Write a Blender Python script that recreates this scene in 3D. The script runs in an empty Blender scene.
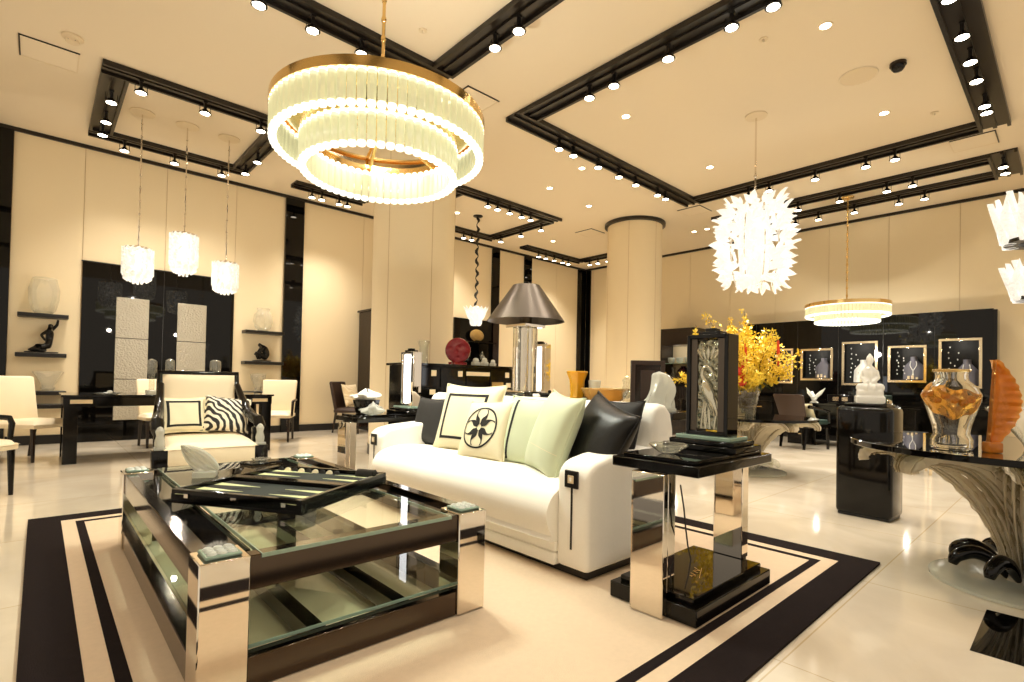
import bpy, bmesh, math, random
from mathutils import Matrix, Vector, Euler
random.seed(7)
PI = math.pi
S = bpy.context.scene
COL = S.collection
R = math.radians

# ------------------------------------------------------------------ helpers
def lin(c):
    out = []
    for v in c:
        v = v / 255.0
        out.append(v / 12.92 if v <= 0.04045 else ((v + 0.055) / 1.055) ** 2.4)
    return tuple(out) + (1.0,)

class MB:
    """collects shapes and links them as one mesh object"""
    def __init__(self):
        self.v = []; self.f = []; self.m = []; self.mi = 0
    def add(self, v, f):
        n = len(self.v)
        self.v += [tuple(p) for p in v]
        self.f += [tuple(i + n for i in q) for q in f]
        self.m += [self.mi] * len(f)
        return self
    def mat(self, i):
        self.mi = i; return self
    def box(self, x0, x1, y0, y1, z0, z1):
        v = [(x0,y0,z0),(x1,y0,z0),(x1,y1,z0),(x0,y1,z0),(x0,y0,z1),(x1,y0,z1),(x1,y1,z1),(x0,y1,z1)]
        return self.add(v, [(3,2,1,0),(4,5,6,7),(0,1,5,4),(1,2,6,5),(2,3,7,6),(3,0,4,7)])
    def cbox(self, x, y, z, sx, sy, sz):
        return self.box(x-sx/2, x+sx/2, y-sy/2, y+sy/2, z, z+sz)
    def rbox(self, x0, x1, y0, y1, z0, z1, r=0.01, seg=2):
        bm = bmesh.new()
        bmesh.ops.create_cube(bm, size=1)
        for w in bm.verts:
            w.co = Vector(((x0+x1)/2 + w.co.x*(x1-x0), (y0+y1)/2 + w.co.y*(y1-y0), (z0+z1)/2 + w.co.z*(z1-z0)))
        bmesh.ops.bevel(bm, geom=list(bm.edges), offset=r, segments=seg, profile=0.5, affect='EDGES')
        bm.verts.index_update()
        self.add([w.co[:] for w in bm.verts], [[w.index for w in f.verts] for f in bm.faces])
        bm.free(); return self
    def lathe(self, prof, x=0, y=0, n=28, cap=True, sx=1, sy=1):
        v = []; f = []
        for r, z in prof:
            for k in range(n):
                a = 2*PI*k/n
                v.append((x + r*sx*math.cos(a), y + r*sy*math.sin(a), z))
        for i in range(len(prof)-1):
            for k in range(n):
                k2 = (k+1) % n
                f.append((i*n+k, i*n+k2, (i+1)*n+k2, (i+1)*n+k))
        if cap:
            f.append(tuple(reversed(range(n))))
            f.append(tuple((len(prof)-1)*n + k for k in range(n)))
        return self.add(v, f)
    def cyl(self, x, y, z0, z1, r, r1=None, n=20):
        return self.lathe([(r, z0), (r if r1 is None else r1, z1)], x, y, n)
    def tube(self, pts, r, n=8, cap=True):
        pts = [Vector(p) for p in pts]
        rr = r if isinstance(r, (list, tuple)) else [r]*len(pts)
        v = []; f = []; prev = None
        for i, p in enumerate(pts):
            t = (pts[min(i+1, len(pts)-1)] - pts[max(i-1, 0)])
            if t.length < 1e-9: t = Vector((0,0,1))
            t.normalize()
            if prev is None:
                a = Vector((0,0,1)) if abs(t.z) < .9 else Vector((1,0,0))
                u = t.cross(a).normalized()
            else:
                u = (prev - t*prev.dot(t))
                u = u.normalized() if u.length > 1e-6 else t.orthogonal().normalized()
            prev = u; w = t.cross(u)
            for k in range(n):
                an = 2*PI*k/n
                v.append(p + (u*math.cos(an) + w*math.sin(an))*rr[i])
        for i in range(len(pts)-1):
            for k in range(n):
                k2 = (k+1) % n
                f.append((i*n+k, i*n+k2, (i+1)*n+k2, (i+1)*n+k))
        if cap:
            f.append(tuple(reversed(range(n)))); f.append(tuple((len(pts)-1)*n+k for k in range(n)))
        return self.add(v, f)
    def prism(self, poly, a0, a1, axis='z'):
        def P(u, w, a):
            return {'z': (u, w, a), 'y': (u, a, w), 'x': (a, u, w)}[axis]
        n = len(poly)
        v = [P(u, w, a0) for u, w in poly] + [P(u, w, a1) for u, w in poly]
        f = [tuple(reversed(range(n))), tuple(range(n, 2*n))] + [(i, (i+1) % n, n+(i+1) % n, n+i) for i in range(n)]
        return self.add(v, f)
    def grid(self, fn, nu, nv, cu=False):
        v = [fn(i/(nu-(0 if cu else 1)), j/(nv-1)) for j in range(nv) for i in range(nu)]
        f = []
        for j in range(nv-1):
            for i in range(nu if cu else nu-1):
                i2 = (i+1) % nu
                f.append((j*nu+i, j*nu+i2, (j+1)*nu+i2, (j+1)*nu+i))
        return self.add(v, f)
    def ball(self, x, y, z, rx, ry=None, rz=None, n=14):
        ry = rx if ry is None else ry; rz = rx if rz is None else rz
        pr = [(math.sin(PI*i/(n//2)), -math.cos(PI*i/(n//2))) for i in range(n//2+1)]
        pr[0] = (1e-3, -1); pr[-1] = (1e-3, 1)
        s = len(self.v)
        self.lathe(pr, 0, 0, n)
        for i in range(s, len(self.v)):
            p = self.v[i]; self.v[i] = (x+p[0]*rx, y+p[1]*ry, z+p[2]*rz)
        return self
    def xf(self, M, s=0):
        for i in range(s, len(self.v)):
            self.v[i] = (M @ Vector(self.v[i]))[:]
        return self
    def build(self, name, mat, parent=None, label=None, smooth=True, bevel=0, bseg=2, loc=None, rot=None, fix=True):
        me = bpy.data.meshes.new(name)
        me.from_pydata(self.v, [], self.f)
        for m in (mat if isinstance(mat, (list, tuple)) else [mat]):
            me.materials.append(m)
        for p, k in zip(me.polygons, self.m): p.material_index = k
        bm = bmesh.new(); bm.from_mesh(me)
        if bevel:
            bmesh.ops.remove_doubles(bm, verts=bm.verts, dist=1e-5)
            ed = [e for e in bm.edges if len(e.link_faces) == 2 and e.calc_face_angle(0) > 0.6]
            bmesh.ops.bevel(bm, geom=ed, offset=bevel, segments=bseg, profile=.5, affect='EDGES', clamp_overlap=True)
        if fix: bmesh.ops.recalc_face_normals(bm, faces=bm.faces)
        bm.to_mesh(me); bm.free()
        if smooth:
            me.shade_smooth(); me.set_sharp_from_angle(angle=R(38))
        o = bpy.data.objects.new(name, me); COL.objects.link(o)
        if parent: o.parent = parent
        if loc: o.location = loc
        if rot: o.rotation_euler = rot
        if label: o['label'] = label
        return o

def thing(name, label, cat, loc=(0,0,0), rz=0.0, group=None):
    o = bpy.data.objects.new(name, None); COL.objects.link(o)
    o.empty_display_size = .1
    o.location = loc; o.rotation_euler = (0,0,rz); o['label'] = label; o['category'] = cat
    if group: o['group'] = group
    return o
def tag(o, label, cat, group=None, kind=None):
    o['label'] = label; o['category'] = cat
    if group: o['group'] = group
    if kind: o['kind'] = kind
    return o
def struct(o):
    o['kind'] = 'structure'; return o
def kids(o): return [c for c in COL.objects if c.parent == o]
KID = {}
def copy_tree(o, parent=None):
    c = o.copy(); COL.objects.link(c)
    if parent: c.parent = parent
    for ch in kids_cache(o): copy_tree(ch, c)
    return c
def kids_cache(o):
    if o.name not in KID: KID[o.name] = [c for c in list(COL.objects) if c.parent == o]
    return KID[o.name]
def dup(o, loc, rz=0.0, label=None, group=None):
    c = copy_tree(o); c.location = loc; c.rotation_euler = (0,0,rz)
    if label: c['label'] = label
    if group: c['group'] = group
    return c
ORD = ['first','second','third','fourth','fifth','sixth','seventh','eighth']

# ------------------------------------------------------------------ materials
def newmat(name):
    m = bpy.data.materials.new(name); m.use_nodes = True
    nt = m.node_tree; b = nt.nodes['Principled BSDF']
    return m, nt, b
def pm(name, col, rough=.5, metal=0, spec=.5, trans=0, ior=1.45, emit=None, es=0, coat=0, sheen=0, noise=None, bump=None, alpha=1):
    m, nt, b = newmat(name)
    c = lin(col)
    b.inputs['Base Color'].default_value = c
    b.inputs['Roughness'].default_value = rough
    b.inputs['Metallic'].default_value = metal
    b.inputs['Specular IOR Level'].default_value = spec
    b.inputs['IOR'].default_value = ior
    b.inputs['Transmission Weight'].default_value = trans
    b.inputs['Coat Weight'].default_value = coat
    b.inputs['Coat Roughness'].default_value = .03
    b.inputs['Sheen Weight'].default_value = sheen
    if emit:
        b.inputs['Emission Color'].default_value = lin(emit); b.inputs['Emission Strength'].default_value = es
    tc = nt.nodes.new('ShaderNodeTexCoord')
    if noise:
        sc, amt = noise
        n = nt.nodes.new('ShaderNodeTexNoise'); n.inputs['Scale'].default_value = sc; n.inputs['Detail'].default_value = 5
        nt.links.new(tc.outputs['Object'], n.inputs['Vector'])
        mx = nt.nodes.new('ShaderNodeMix'); mx.data_type = 'RGBA'
        mx.inputs['A'].default_value = tuple(v*(1-amt) for v in c[:3]) + (1,)
        mx.inputs['B'].default_value = tuple(min(1, v*(1+amt)) for v in c[:3]) + (1,)
        nt.links.new(n.outputs['Fac'], mx.inputs['Factor']); nt.links.new(mx.outputs['Result'], b.inputs['Base Color'])
    if bump:
        sc, st, ds = bump
        n = nt.nodes.new('ShaderNodeTexNoise'); n.inputs['Scale'].default_value = sc; n.inputs['Detail'].default_value = 4
        nt.links.new(tc.outputs['Object'], n.inputs['Vector'])
        bp = nt.nodes.new('ShaderNodeBump'); bp.inputs['Strength'].default_value = st; bp.inputs['Distance'].default_value = ds
        nt.links.new(n.outputs['Fac'], bp.inputs['Height']); nt.links.new(bp.outputs['Normal'], b.inputs['Normal'])
    return m
def thin_glass(name, tint=(235,245,238), refl=1.0, frost=0.0, fcol=(235,235,225), rough=.02, bump=None):
    """pane glass: clear see-through mixed with a mirror reflection by Fresnel, optional milky part"""
    m = bpy.data.materials.new(name); m.use_nodes = True
    nt = m.node_tree; nt.nodes.clear()
    out = nt.nodes.new('ShaderNodeOutputMaterial')
    tr = nt.nodes.new('ShaderNodeBsdfTransparent'); tr.inputs['Color'].default_value = lin(tint)
    gl = nt.nodes.new('ShaderNodeBsdfGlossy'); gl.inputs['Roughness'].default_value = rough
    fr = nt.nodes.new('ShaderNodeFresnel'); fr.inputs['IOR'].default_value = 1.5
    ml = nt.nodes.new('ShaderNodeMath'); ml.operation = 'MULTIPLY'; ml.inputs[1].default_value = refl; ml.use_clamp = True
    mix = nt.nodes.new('ShaderNodeMixShader')
    ge = nt.nodes.new('ShaderNodeNewGeometry'); iv = nt.nodes.new('ShaderNodeMath'); iv.operation = 'SUBTRACT'; iv.inputs[0].default_value = 1
    nt.links.new(ge.outputs['Backfacing'], iv.inputs[1])
    m0 = nt.nodes.new('ShaderNodeMath'); m0.operation = 'MULTIPLY'
    nt.links.new(fr.outputs[0], m0.inputs[0]); nt.links.new(iv.outputs[0], m0.inputs[1])
    nt.links.new(m0.outputs[0], ml.inputs[0]); nt.links.new(ml.outputs[0], mix.inputs[0])
    src = tr
    if frost:
        df = nt.nodes.new('ShaderNodeBsdfDiffuse'); df.inputs['Color'].default_value = lin(fcol)
        tl = nt.nodes.new('ShaderNodeBsdfTranslucent'); tl.inputs['Color'].default_value = lin(fcol)
        m2 = nt.nodes.new('ShaderNodeMixShader'); m2.inputs[0].default_value = .5
        nt.links.new(df.outputs[0], m2.inputs[1]); nt.links.new(tl.outputs[0], m2.inputs[2])
        m3 = nt.nodes.new('ShaderNodeMixShader'); m3.inputs[0].default_value = frost
        nt.links.new(tr.outputs[0], m3.inputs[1]); nt.links.new(m2.outputs[0], m3.inputs[2])
        src = m3
    nt.links.new(src.outputs[0], mix.inputs[1]); nt.links.new(gl.outputs[0], mix.inputs[2])
    if bump:
        tc = nt.nodes.new('ShaderNodeTexCoord')
        n = nt.nodes.new('ShaderNodeTexNoise'); n.inputs['Scale'].default_value = bump[0]; n.inputs['Detail'].default_value = 3
        nt.links.new(tc.outputs['Object'], n.inputs['Vector'])
        bp = nt.nodes.new('ShaderNodeBump'); bp.inputs['Strength'].default_value = bump[1]; bp.inputs['Distance'].default_value = .02
        nt.links.new(n.outputs['Fac'], bp.inputs['Height'])
        nt.links.new(bp.outputs['Normal'], gl.inputs['Normal']); nt.links.new(bp.outputs['Normal'], fr.inputs['Normal'])
    nt.links.new(mix.outputs[0], out.inputs[0])
    return m
def floor_mat():
    m, nt, b = newmat('marble_floor')
    tc = nt.nodes.new('ShaderNodeTexCoord')
    mp = nt.nodes.new('ShaderNodeMapping'); mp.inputs['Location'].default_value = (.32, .46, 0)
    nt.links.new(tc.outputs['Object'], mp.inputs['Vector'])
    br = nt.nodes.new('ShaderNodeTexBrick'); br.offset = 0; br.inputs['Scale'].default_value = 1
    br.inputs['Brick Width'].default_value = 1.22; br.inputs['Row Height'].default_value = 1.22
    br.inputs['Mortar Size'].default_value = .004; br.inputs['Mortar Smooth'].default_value = .3
    br.inputs['Color1'].default_value = lin((228,217,197)); br.inputs['Color2'].default_value = lin((221,209,187))
    br.inputs['Mortar'].default_value = lin((205,186,152))
    nt.links.new(mp.outputs[0], br.inputs['Vector'])
    n = nt.nodes.new('ShaderNodeTexNoise'); n.inputs['Scale'].default_value = 1.3; n.inputs['Detail'].default_value = 9; n.inputs['Distortion'].default_value = 1.2
    nt.links.new(tc.outputs['Object'], n.inputs['Vector'])
    rp = nt.nodes.new('ShaderNodeValToRGB')
    rp.color_ramp.elements[0].position = .35; rp.color_ramp.elements[0].color = (.84,.82,.79,1)
    rp.color_ramp.elements[1].position = .65; rp.color_ramp.elements[1].color = (1,1,1,1)
    nt.links.new(n.outputs['Fac'], rp.inputs['Fac'])
    mx = nt.nodes.new('ShaderNodeMix'); mx.data_type = 'RGBA'; mx.blend_type = 'MULTIPLY'; mx.inputs['Factor'].default_value = 1
    nt.links.new(br.outputs['Color'], mx.inputs['A']); nt.links.new(rp.outputs['Color'], mx.inputs['B'])
    nt.links.new(mx.outputs['Result'], b.inputs['Base Color'])
    b.inputs['Roughness'].default_value = .09; b.inputs['Specular IOR Level'].default_value = .6
    return m
def wave_mat(name, c1, c2, scale, dist, rough=.6):
    m, nt, b = newmat(name)
    tc = nt.nodes.new('ShaderNodeTexCoord')
    w = nt.nodes.new('ShaderNodeTexWave'); w.inputs['Scale'].default_value = scale; w.inputs['Distortion'].default_value = dist
    w.inputs['Detail'].default_value = 1; w.bands_direction = 'DIAGONAL'; w.inputs['Detail Scale'].default_value = .9
    nt.links.new(tc.outputs['Object'], w.inputs['Vector'])
    rp = nt.nodes.new('ShaderNodeValToRGB')
    rp.color_ramp.elements[0].position = .48; rp.color_ramp.elements[0].color = lin(c1)
    rp.color_ramp.elements[1].position = .53; rp.color_ramp.elements[1].color = lin(c2)
    nt.links.new(w.outputs['Fac'], rp.inputs['Fac']); nt.links.new(rp.outputs['Color'], b.inputs['Base Color'])
    b.inputs['Roughness'].default_value = rough
    return m
def carved_mat(name, c, rough, metal, scale, strength, trans=0, dist=.03):
    m, nt, b = newmat(name)
    tc = nt.nodes.new('ShaderNodeTexCoord')
    v = nt.nodes.new('ShaderNodeTexVoronoi'); v.inputs['Scale'].default_value = scale; v.feature = 'SMOOTH_F1'
    nt.links.new(tc.outputs['Object'], v.inputs['Vector'])
    bp = nt.nodes.new('ShaderNodeBump'); bp.inputs['Strength'].default_value = strength; bp.inputs['Distance'].default_value = dist
    nt.links.new(v.outputs['Distance'], bp.inputs['Height']); nt.links.new(bp.outputs['Normal'], b.inputs['Normal'])
    b.inputs['Base Color'].default_value = lin(c); b.inputs['Roughness'].default_value = rough
    b.inputs['Metallic'].default_value = metal; b.inputs['Transmission Weight'].default_value = trans
    return m
def emis(name, col, st, base=(240,240,235)):
    return pm(name, base, .3, emit=col, es=st)

M = {}
M['floor'] = floor_mat()
M['wall'] = pm('cream_wall_fabric', (234,217,182), .75, noise=(60,.02), spec=.3)
M['seam'] = pm('panel_seam', (200,174,130), .8)
M['ceil'] = pm('ceiling_paint', (233,218,192), .85, spec=.2)
M['ceil2'] = pm('ceiling_fitting_paint', (226,208,176), .7)
M['black'] = pm('black_lacquer', (11,9,7), .09, spec=.36)
M['blackm'] = pm('black_satin', (20,17,15), .35)
M['trim'] = pm('dark_trim', (30,24,18), .3)
M['bglass'] = pm('black_mirror', (7,6,5), .03, spec=.34)
M['dwood'] = pm('dark_wood', (36,24,17), .22, noise=(8,.25))
M['chrome'] = pm('polished_nickel', (234,226,214), .035, metal=1)
M['dchrome'] = pm('smoked_steel', (84,74,66), .1, metal=1)
M['gold'] = pm('polished_brass', (238,204,138), .14, metal=1)
M['glass'] = thin_glass('table_glass', (246,251,247), 1.0)
M['gedge'] = pm('green_glass_edge', (176,204,184), .1, trans=.4)
M['clear'] = thin_glass('clear_crystal', (246,246,240), 2.2, frost=.12, bump=(14,.5))
M['shelfg'] = thin_glass('painted_glow_crystal', (252,252,248), 1.6, frost=.22, fcol=(255,252,244))  # milky white paints the lit glow into the clear shelf glass
M['yellowg'] = pm('yellow_amber_glass', (250,184,36), .1, trans=.4)
M['frost'] = thin_glass('frosted_crystal', (240,240,236), 1.2, frost=.62, rough=.15)
M['frostw'] = thin_glass('white_frosted_glass', (240,240,236), .8, frost=.9, fcol=(246,246,242), rough=.2)
M['crystal'] = pm('solid_crystal', (250,250,246), .02, trans=1, ior=1.42)
M['cactus'] = thin_glass('ribbed_crystal', (246,242,232), 3.4, frost=.36, fcol=(240,234,218), rough=.04)
M['cactusf'] = thin_glass('satin_refraction_band', (244,240,230), 1.2, frost=.8, fcol=(244,236,218), rough=.12)  # whitened against the polished rib to paint in refraction contrast
M['cactusc'] = thin_glass('polished_refraction_band', (234,230,220), 2.6, frost=.1, fcol=(220,210,190), rough=.03)
M['sofa'] = pm('white_sofa_fabric', (250,246,234), .8, sheen=.2, noise=(90,.03), bump=(220,.15,.002))
M['cream'] = pm('cream_leather', (238,222,190), .5, noise=(12,.02))
M['rugc'] = pm('beige_rug', (222,200,171), .95, spec=.1, noise=(45,.06), bump=(260,.5,.004))
M['rugb'] = pm('black_rug_band', (33,26,25), .95, spec=.1, noise=(45,.2), bump=(260,.5,.004))
M['green'] = pm('pale_green_silk', (206,214,180), .55, noise=(9,.04), sheen=.2)
M['ivory'] = pm('ivory_silk', (234,224,190), .6, noise=(9,.03))
M['charcoal'] = pm('charcoal_fabric', (42,40,38), .75, noise=(30,.15))
M['bleather'] = pm('black_leather', (17,17,16), .38, bump=(18,.25,.01))
M['blk'] = pm('black_cloth', (20,19,17), .7)
M['zebra'] = wave_mat('zebra_weave', (24,22,20), (238,230,208), 9.0, 6.5)
M['damask'] = wave_mat('cream_damask', (226,206,168), (240,226,196), 6, 9)
M['bgreen'] = pm('dark_green_felt', (20,32,26), .7)
M['lime'] = pm('pale_point_inlay', (226,232,176), .4)
M['amber'] = pm('amber_glass', (244,160,44), .1, trans=.7, bump=(16,.5,.02))
M['amberl'] = pm('light_amber_glass', (250,204,120), .1, trans=.65, bump=(20,.4,.02))
M['red'] = carved_mat('red_crystal', (150,14,24), .08, 0, 16, .8, trans=.35)
M['purple'] = pm('purple_glass', (66,30,44), .08, trans=.2)
M['lens'] = emis('lamp_lens', (255,240,214), 14)
M['glow'] = pm('white_glass_glow', (240,240,236), .12, emit=(255,250,240), es=.4, trans=.1, bump=(26,.8,.03))
M['glowp'] = carved_mat('pendant_crystal', (236,232,220), .2, 0, 30, 1.0, trans=.15)
M['glowp'].node_tree.nodes['Principled BSDF'].inputs['Emission Color'].default_value = (1,.95,.85,1)
M['glowp'].node_tree.nodes['Principled BSDF'].inputs['Emission Strength'].default_value = .32
M['glow2'] = emis('tall_lamp_glow', (248,250,255), 3.2)
M['tube'] = None
M['steel'] = pm('brushed_steel_shade', (92,84,76), .36, metal=.95)
M['orange'] = pm('shell_orange', (238,136,40), .3, trans=.3, noise=(10,.35), bump=(22,.5,.02))
M['leafg'] = pm('dark_leaf', (44,62,28), .5)
M['yellow'] = pm('forsythia_yellow', (250,214,70), .6, noise=(6,.15))
M['twig'] = pm('twig_brown', (92,66,30), .8)
M['redf'] = pm('red_ribbon', (206,58,22), .5)
M['grey'] = pm('grey_velvet', (112,110,120), .7)
M['teal'] = pm('dark_teal_leather', (24,50,46), .4)
M['white'] = pm('white_paper', (240,238,232), .6)
M['silver'] = carved_mat('etched_mirror_glass', (156,156,138), .1, .75, 38, 1.0)
M['relief'] = pm('pale_etched_relief', (206,202,182), .14, metal=.75)
M['frame_gold'] = pm('mirrored_gold_frame', (228,210,176), .14, metal=1)
M['plate'] = pm('ivory_inlay', (226,206,168), .3)
M['etch'] = carved_mat('etched_panel', (172,165,148), .3, .1, 46, .7, dist=.015)
M['brown'] = pm('brown_leather', (58,42,34), .45)
# ------------------------------------------------------------------ camera
H = 1.05
yaw, pit, rol = R(42.455), R(.885), R(1.162)
F = Vector((math.sin(yaw)*math.cos(pit), math.cos(yaw)*math.cos(pit), math.sin(pit)))
R0 = F.cross(Vector((0,0,1))).normalized(); U0 = R0.cross(F)
RR = R0*math.cos(rol) + U0*math.sin(rol); UU = -R0*math.sin(rol) + U0*math.cos(rol)
cd = bpy.data.cameras.new('camera'); cam = bpy.data.objects.new('camera', cd); COL.objects.link(cam)
cam.matrix_world = Matrix(((RR.x,UU.x,-F.x,0),(RR.y,UU.y,-F.y,0),(RR.z,UU.z,-F.z,H),(0,0,0,1)))
cd.sensor_width = 36; cd.lens = 517.1/1024*36; cd.shift_y = 32/1024; cd.clip_start = .02
S.camera = cam

# ------------------------------------------------------------------ room shell
HC = 4.48; YW = 10.1; XW = 12.2
struct(MB().box(-5, XW+.2, -4, YW+.2, -.2, 0).build('floor', M['floor'], smooth=False))
struct(MB().box(-5, XW+.2, -4, YW+.2, HC, HC+.2).build('ceiling', M['ceil'], smooth=False))
def panels(name, axis, edges, z1):
    mb = MB()
    if axis == 'y':
        mb.mat(1).box(-5, XW+.2, YW+.012, YW+.25, 0, z1).mat(0)
        for a, b in zip(edges[:-1], edges[1:]): mb.box(a+.004, b-.004, YW, YW+.02, 0, z1)
    else:
        mb.mat(1).box(XW+.012, XW+.25, -4, YW+.012, 0, z1).mat(0)
        for a, b in zip(edges[:-1], edges[1:]): mb.box(XW, XW+.02, a+.004, b-.004, 0, z1)
    return struct(mb.build(name, [M['wall'], M['seam']], smooth=False))
panels('wall_left', 'y', [-5, -3.2, -1.4, -.34, .44, 1.48, 2.52, 3.36, 3.7, 4.95, 6.0, 6.9, 8.46, 8.7, 9.6, 9.86, 10.9, 11.85, 12.2], HC)
panels('wall_right', 'x', [-4, -2, -.7, .4, 1.43, 2.49, 3.53, 4.6, 5.63, 6.67, 7.7, 8.75, 9.8, 10.1], HC)
n = 1
def trim(mb, m, smooth=False):
    global n
    o = struct(mb.build('trim_%d' % n, m, smooth=smooth)); n += 1
    return o
# dark line at the top of both walls, baseboards, dark mirror strips on the left wall
trim(MB().box(-5, XW, YW-.03, YW-.001, HC-.055, HC-.001), M['trim'])
trim(MB().box(XW-.03, XW-.001, -4, YW-.03, HC-.055, HC-.001), M['trim'])
struct(MB().box(2.53, 12.17, YW-.025, YW-.001, 0, .13).box(-.33, .43, YW-.025, YW-.001, 0, .13).build('baseboard_left', M['blackm'], smooth=False))
struct(MB().box(XW-.025, XW-.001, -4, YW-.03, 0, .13).build('baseboard_right', M['blackm'], smooth=False))
for a, b in ((-1.4, -.34), (3.36, 3.7), (8.46, 8.7), (9.6, 9.86), (11.82, 12.16)):
    trim(MB().box(a, b, YW-.05, YW-.001, 0, HC-.06), M['bglass'])
trim(MB().box(XW-.04, XW-.001, 9.88, 10.04, 0, HC-.06), M['bglass'])

# ceiling frames (black boxed track recesses)
def bar(mb, x0, x1, y0, y1):
    mb.box(x0, x1, y0, y1, HC-.03, HC-.001)
def frame(x0, x1, y0, y1, w=.3, sides='wesn'):
    mb = MB()
    lip = .035
    def band(a0, a1, b0, b1, ax):
        # panel with a raised lip along both long edges and one rail inside
        mb.box(a0, a1, b0, b1, HC-.022, HC-.001)
        if ax == 'x':
            for q in (b0, b1-lip): mb.box(a0, a1, q, q+lip, HC-.06, HC-.022)
            mb.box(a0, a1, (b0+b1)/2-.02, (b0+b1)/2+.02, HC-.045, HC-.022)
        else:
            for q in (a0, a1-lip): mb.box(q, q+lip, b0, b1, HC-.06, HC-.022)
            mb.box((a0+a1)/2-.02, (a0+a1)/2+.02, b0, b1, HC-.045, HC-.022)
    if 's' in sides: band(x0, x1, y0, y0+w, 'x')
    if 'n' in sides: band(x0, x1, y1-w, y1, 'x')
    if 'w' in sides: band(x0, x0+w, y0+(w if 's' in sides else 0), y1-(w if 'n' in sides else 0), 'y')
    if 'e' in sides: band(x1-w, x1, y0+(w if 's' in sides else 0), y1-(w if 'n' in sides else 0), 'y')
    return trim(mb, M['trim'])
frame(.43, 2.5, 7.18, 9.52, .26)
frame(-1.28, 3.34, .4, 4.98, .28)
frame(4.4, 9.02, .57, 5.03, .3)
frame(10.06, 11.22, .57, 5.06, .32)
frame(5.36, 8.02, 7.3, 9.61, .27)
frame(8.96, 11.27, 7.6, 9.6, .28, 'ne')
frame(3.23, 4.59, 9.2, 9.48, .28, 'n')

# columns
def column(x, y, label):
    t = thing('column', label, 'column', (x, y, 0))
    mb = MB().lathe([(.575, .14), (.575, HC-.07)], n=64)
    for k in range(6):
        a = 2*PI*k/6 + .4
        mb.mat(1).cbox(.573*math.cos(a), .573*math.sin(a), .14, .008, .008, HC-.21).mat(0)
    mb.build('shaft', [M['wall'], M['seam']], t)
    MB().lathe([(.595, HC-.07), (.64, HC-.06), (.64, HC-.002)], n=64).build('capital_ring', M['trim'], t)
    MB().lathe([(.59, 0), (.59, .14)], n=64).build('plinth', M['blackm'], t)
column(3.95, 6.46, 'thick round cream column behind the sofa, nearest the big brass chandelier')
column(9.42, 6.46, 'thick round cream column with a dark ring where it meets the ceiling')

# ceiling fittings
def vent(x, y, lab, s=.46):
    t = thing('access_panel', lab, 'ceiling panel', (x, y, HC), group='flush square ceiling panels')
    MB().box(-s/2, s/2, -s/2, s/2, -.006, -.0005).build('cover', M['ceil'], t, smooth=False)
    w = .012
    MB().box(-s/2-w, s/2+w, -s/2-w, -s/2, -.012, -.0005).box(-s/2-w, -s/2, -s/2, s/2, -.012, -.0005).build('shadow_gap', M['trim'], t, smooth=False)
    MB().box(s/2, s/2+w, -s/2, s/2, -.008, -.0005).box(-s/2-w, s/2+w, s/2, s/2+w, -.008, -.0005).build('rim', M['ceil2'], t, smooth=False)
vent(0, 7.5, 'flush square ceiling panel left of the pendant frame')
vent(3.84, 5.03, 'flush square ceiling panel just right of the big brass chandelier')
vent(9.45, 5.1, 'flush square ceiling panel beyond the corner of the large square frame')
vent(9.22, 7.54, 'flush square ceiling panel between the two columns, before the corner')
vent(9.43, .97, 'flush square ceiling panel between the large frame and the long frame')
def downlight(x, y, lab):
    t = thing('downlight', lab, 'ceiling light', (x, y, HC), group='recessed downlights')
    MB().lathe([(.045, -.004), (.062, -.009), (.066, -.0005)], n=24, cap=False).build('ring', M['ceil2'], t)
    MB().cyl(0, 0, -.006, -.001, .046, n=20).build('lens', M['lens'], t)
for x, y, l in [(5.42,1.62,'recessed downlight in the large square ceiling frame, nearest the camera'),
                (7.68,1.63,'recessed downlight in the large square frame, beyond the dark dome camera'),
                (5.48,3.92,'recessed downlight in the large square frame, by its left corner'),
                (7.71,3.91,'recessed downlight in the large square frame, behind the white chandelier rod'),
                (6.33,5.36,'recessed downlight just left of the large square frame'),
                (6.59,6.31,'recessed downlight in open ceiling between the two columns'),
                (7.80,6.41,'recessed downlight nearest the round column capital'),
                (9.16,8.63,'recessed downlight beside the corner track bar'),
                (10.75,5.8,'left one of a close pair of downlights above the far right wall'),
                (10.76,5.5,'right one of a close pair of downlights above the far right wall'),
                (6.25,8.6,'bright downlight inside the frame behind the near column')]:
    downlight(x, y, l)
t = thing('ceiling_speaker', 'round flush ceiling speaker disc in the large square frame', 'speaker', (6.56, 1.63, HC))
MB().cyl(0, 0, -.008, -.0005, .17, n=36).build('grille', M['ceil2'], t)
MB().lathe([(.17, -.006), (.18, -.01), (.185, -.0005)], n=36, cap=False).build('rim', M['ceil'], t)
t = thing('dome_camera', 'small dark dome security camera on the ceiling of the large frame', 'camera', (6.59, 1.28, HC))
MB().cyl(0, 0, -.03, -.0005, .075, n=24).build('base', M['dwood'], t)
MB().lathe([(.065, -.03), (.06, -.06), (.04, -.085), (.004, -.095)], n=24).build('dome', M['black'], t)
t = thing('smoke_detector', 'round pale smoke detector beside the left ceiling panel', 'smoke detector', (.17, 6.95, HC))
MB().lathe([(.09, -.0005), (.09, -.02), (.06, -.035), (.055, -.06), (.03, -.065)], n=24).build('body', M['ceil2'], t)
for k in range(6):
    MB().cbox(.05*math.cos(k), .05*math.sin(k), -.056, .012, .012, .016).build('slot', M['blackm'], t)
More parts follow.
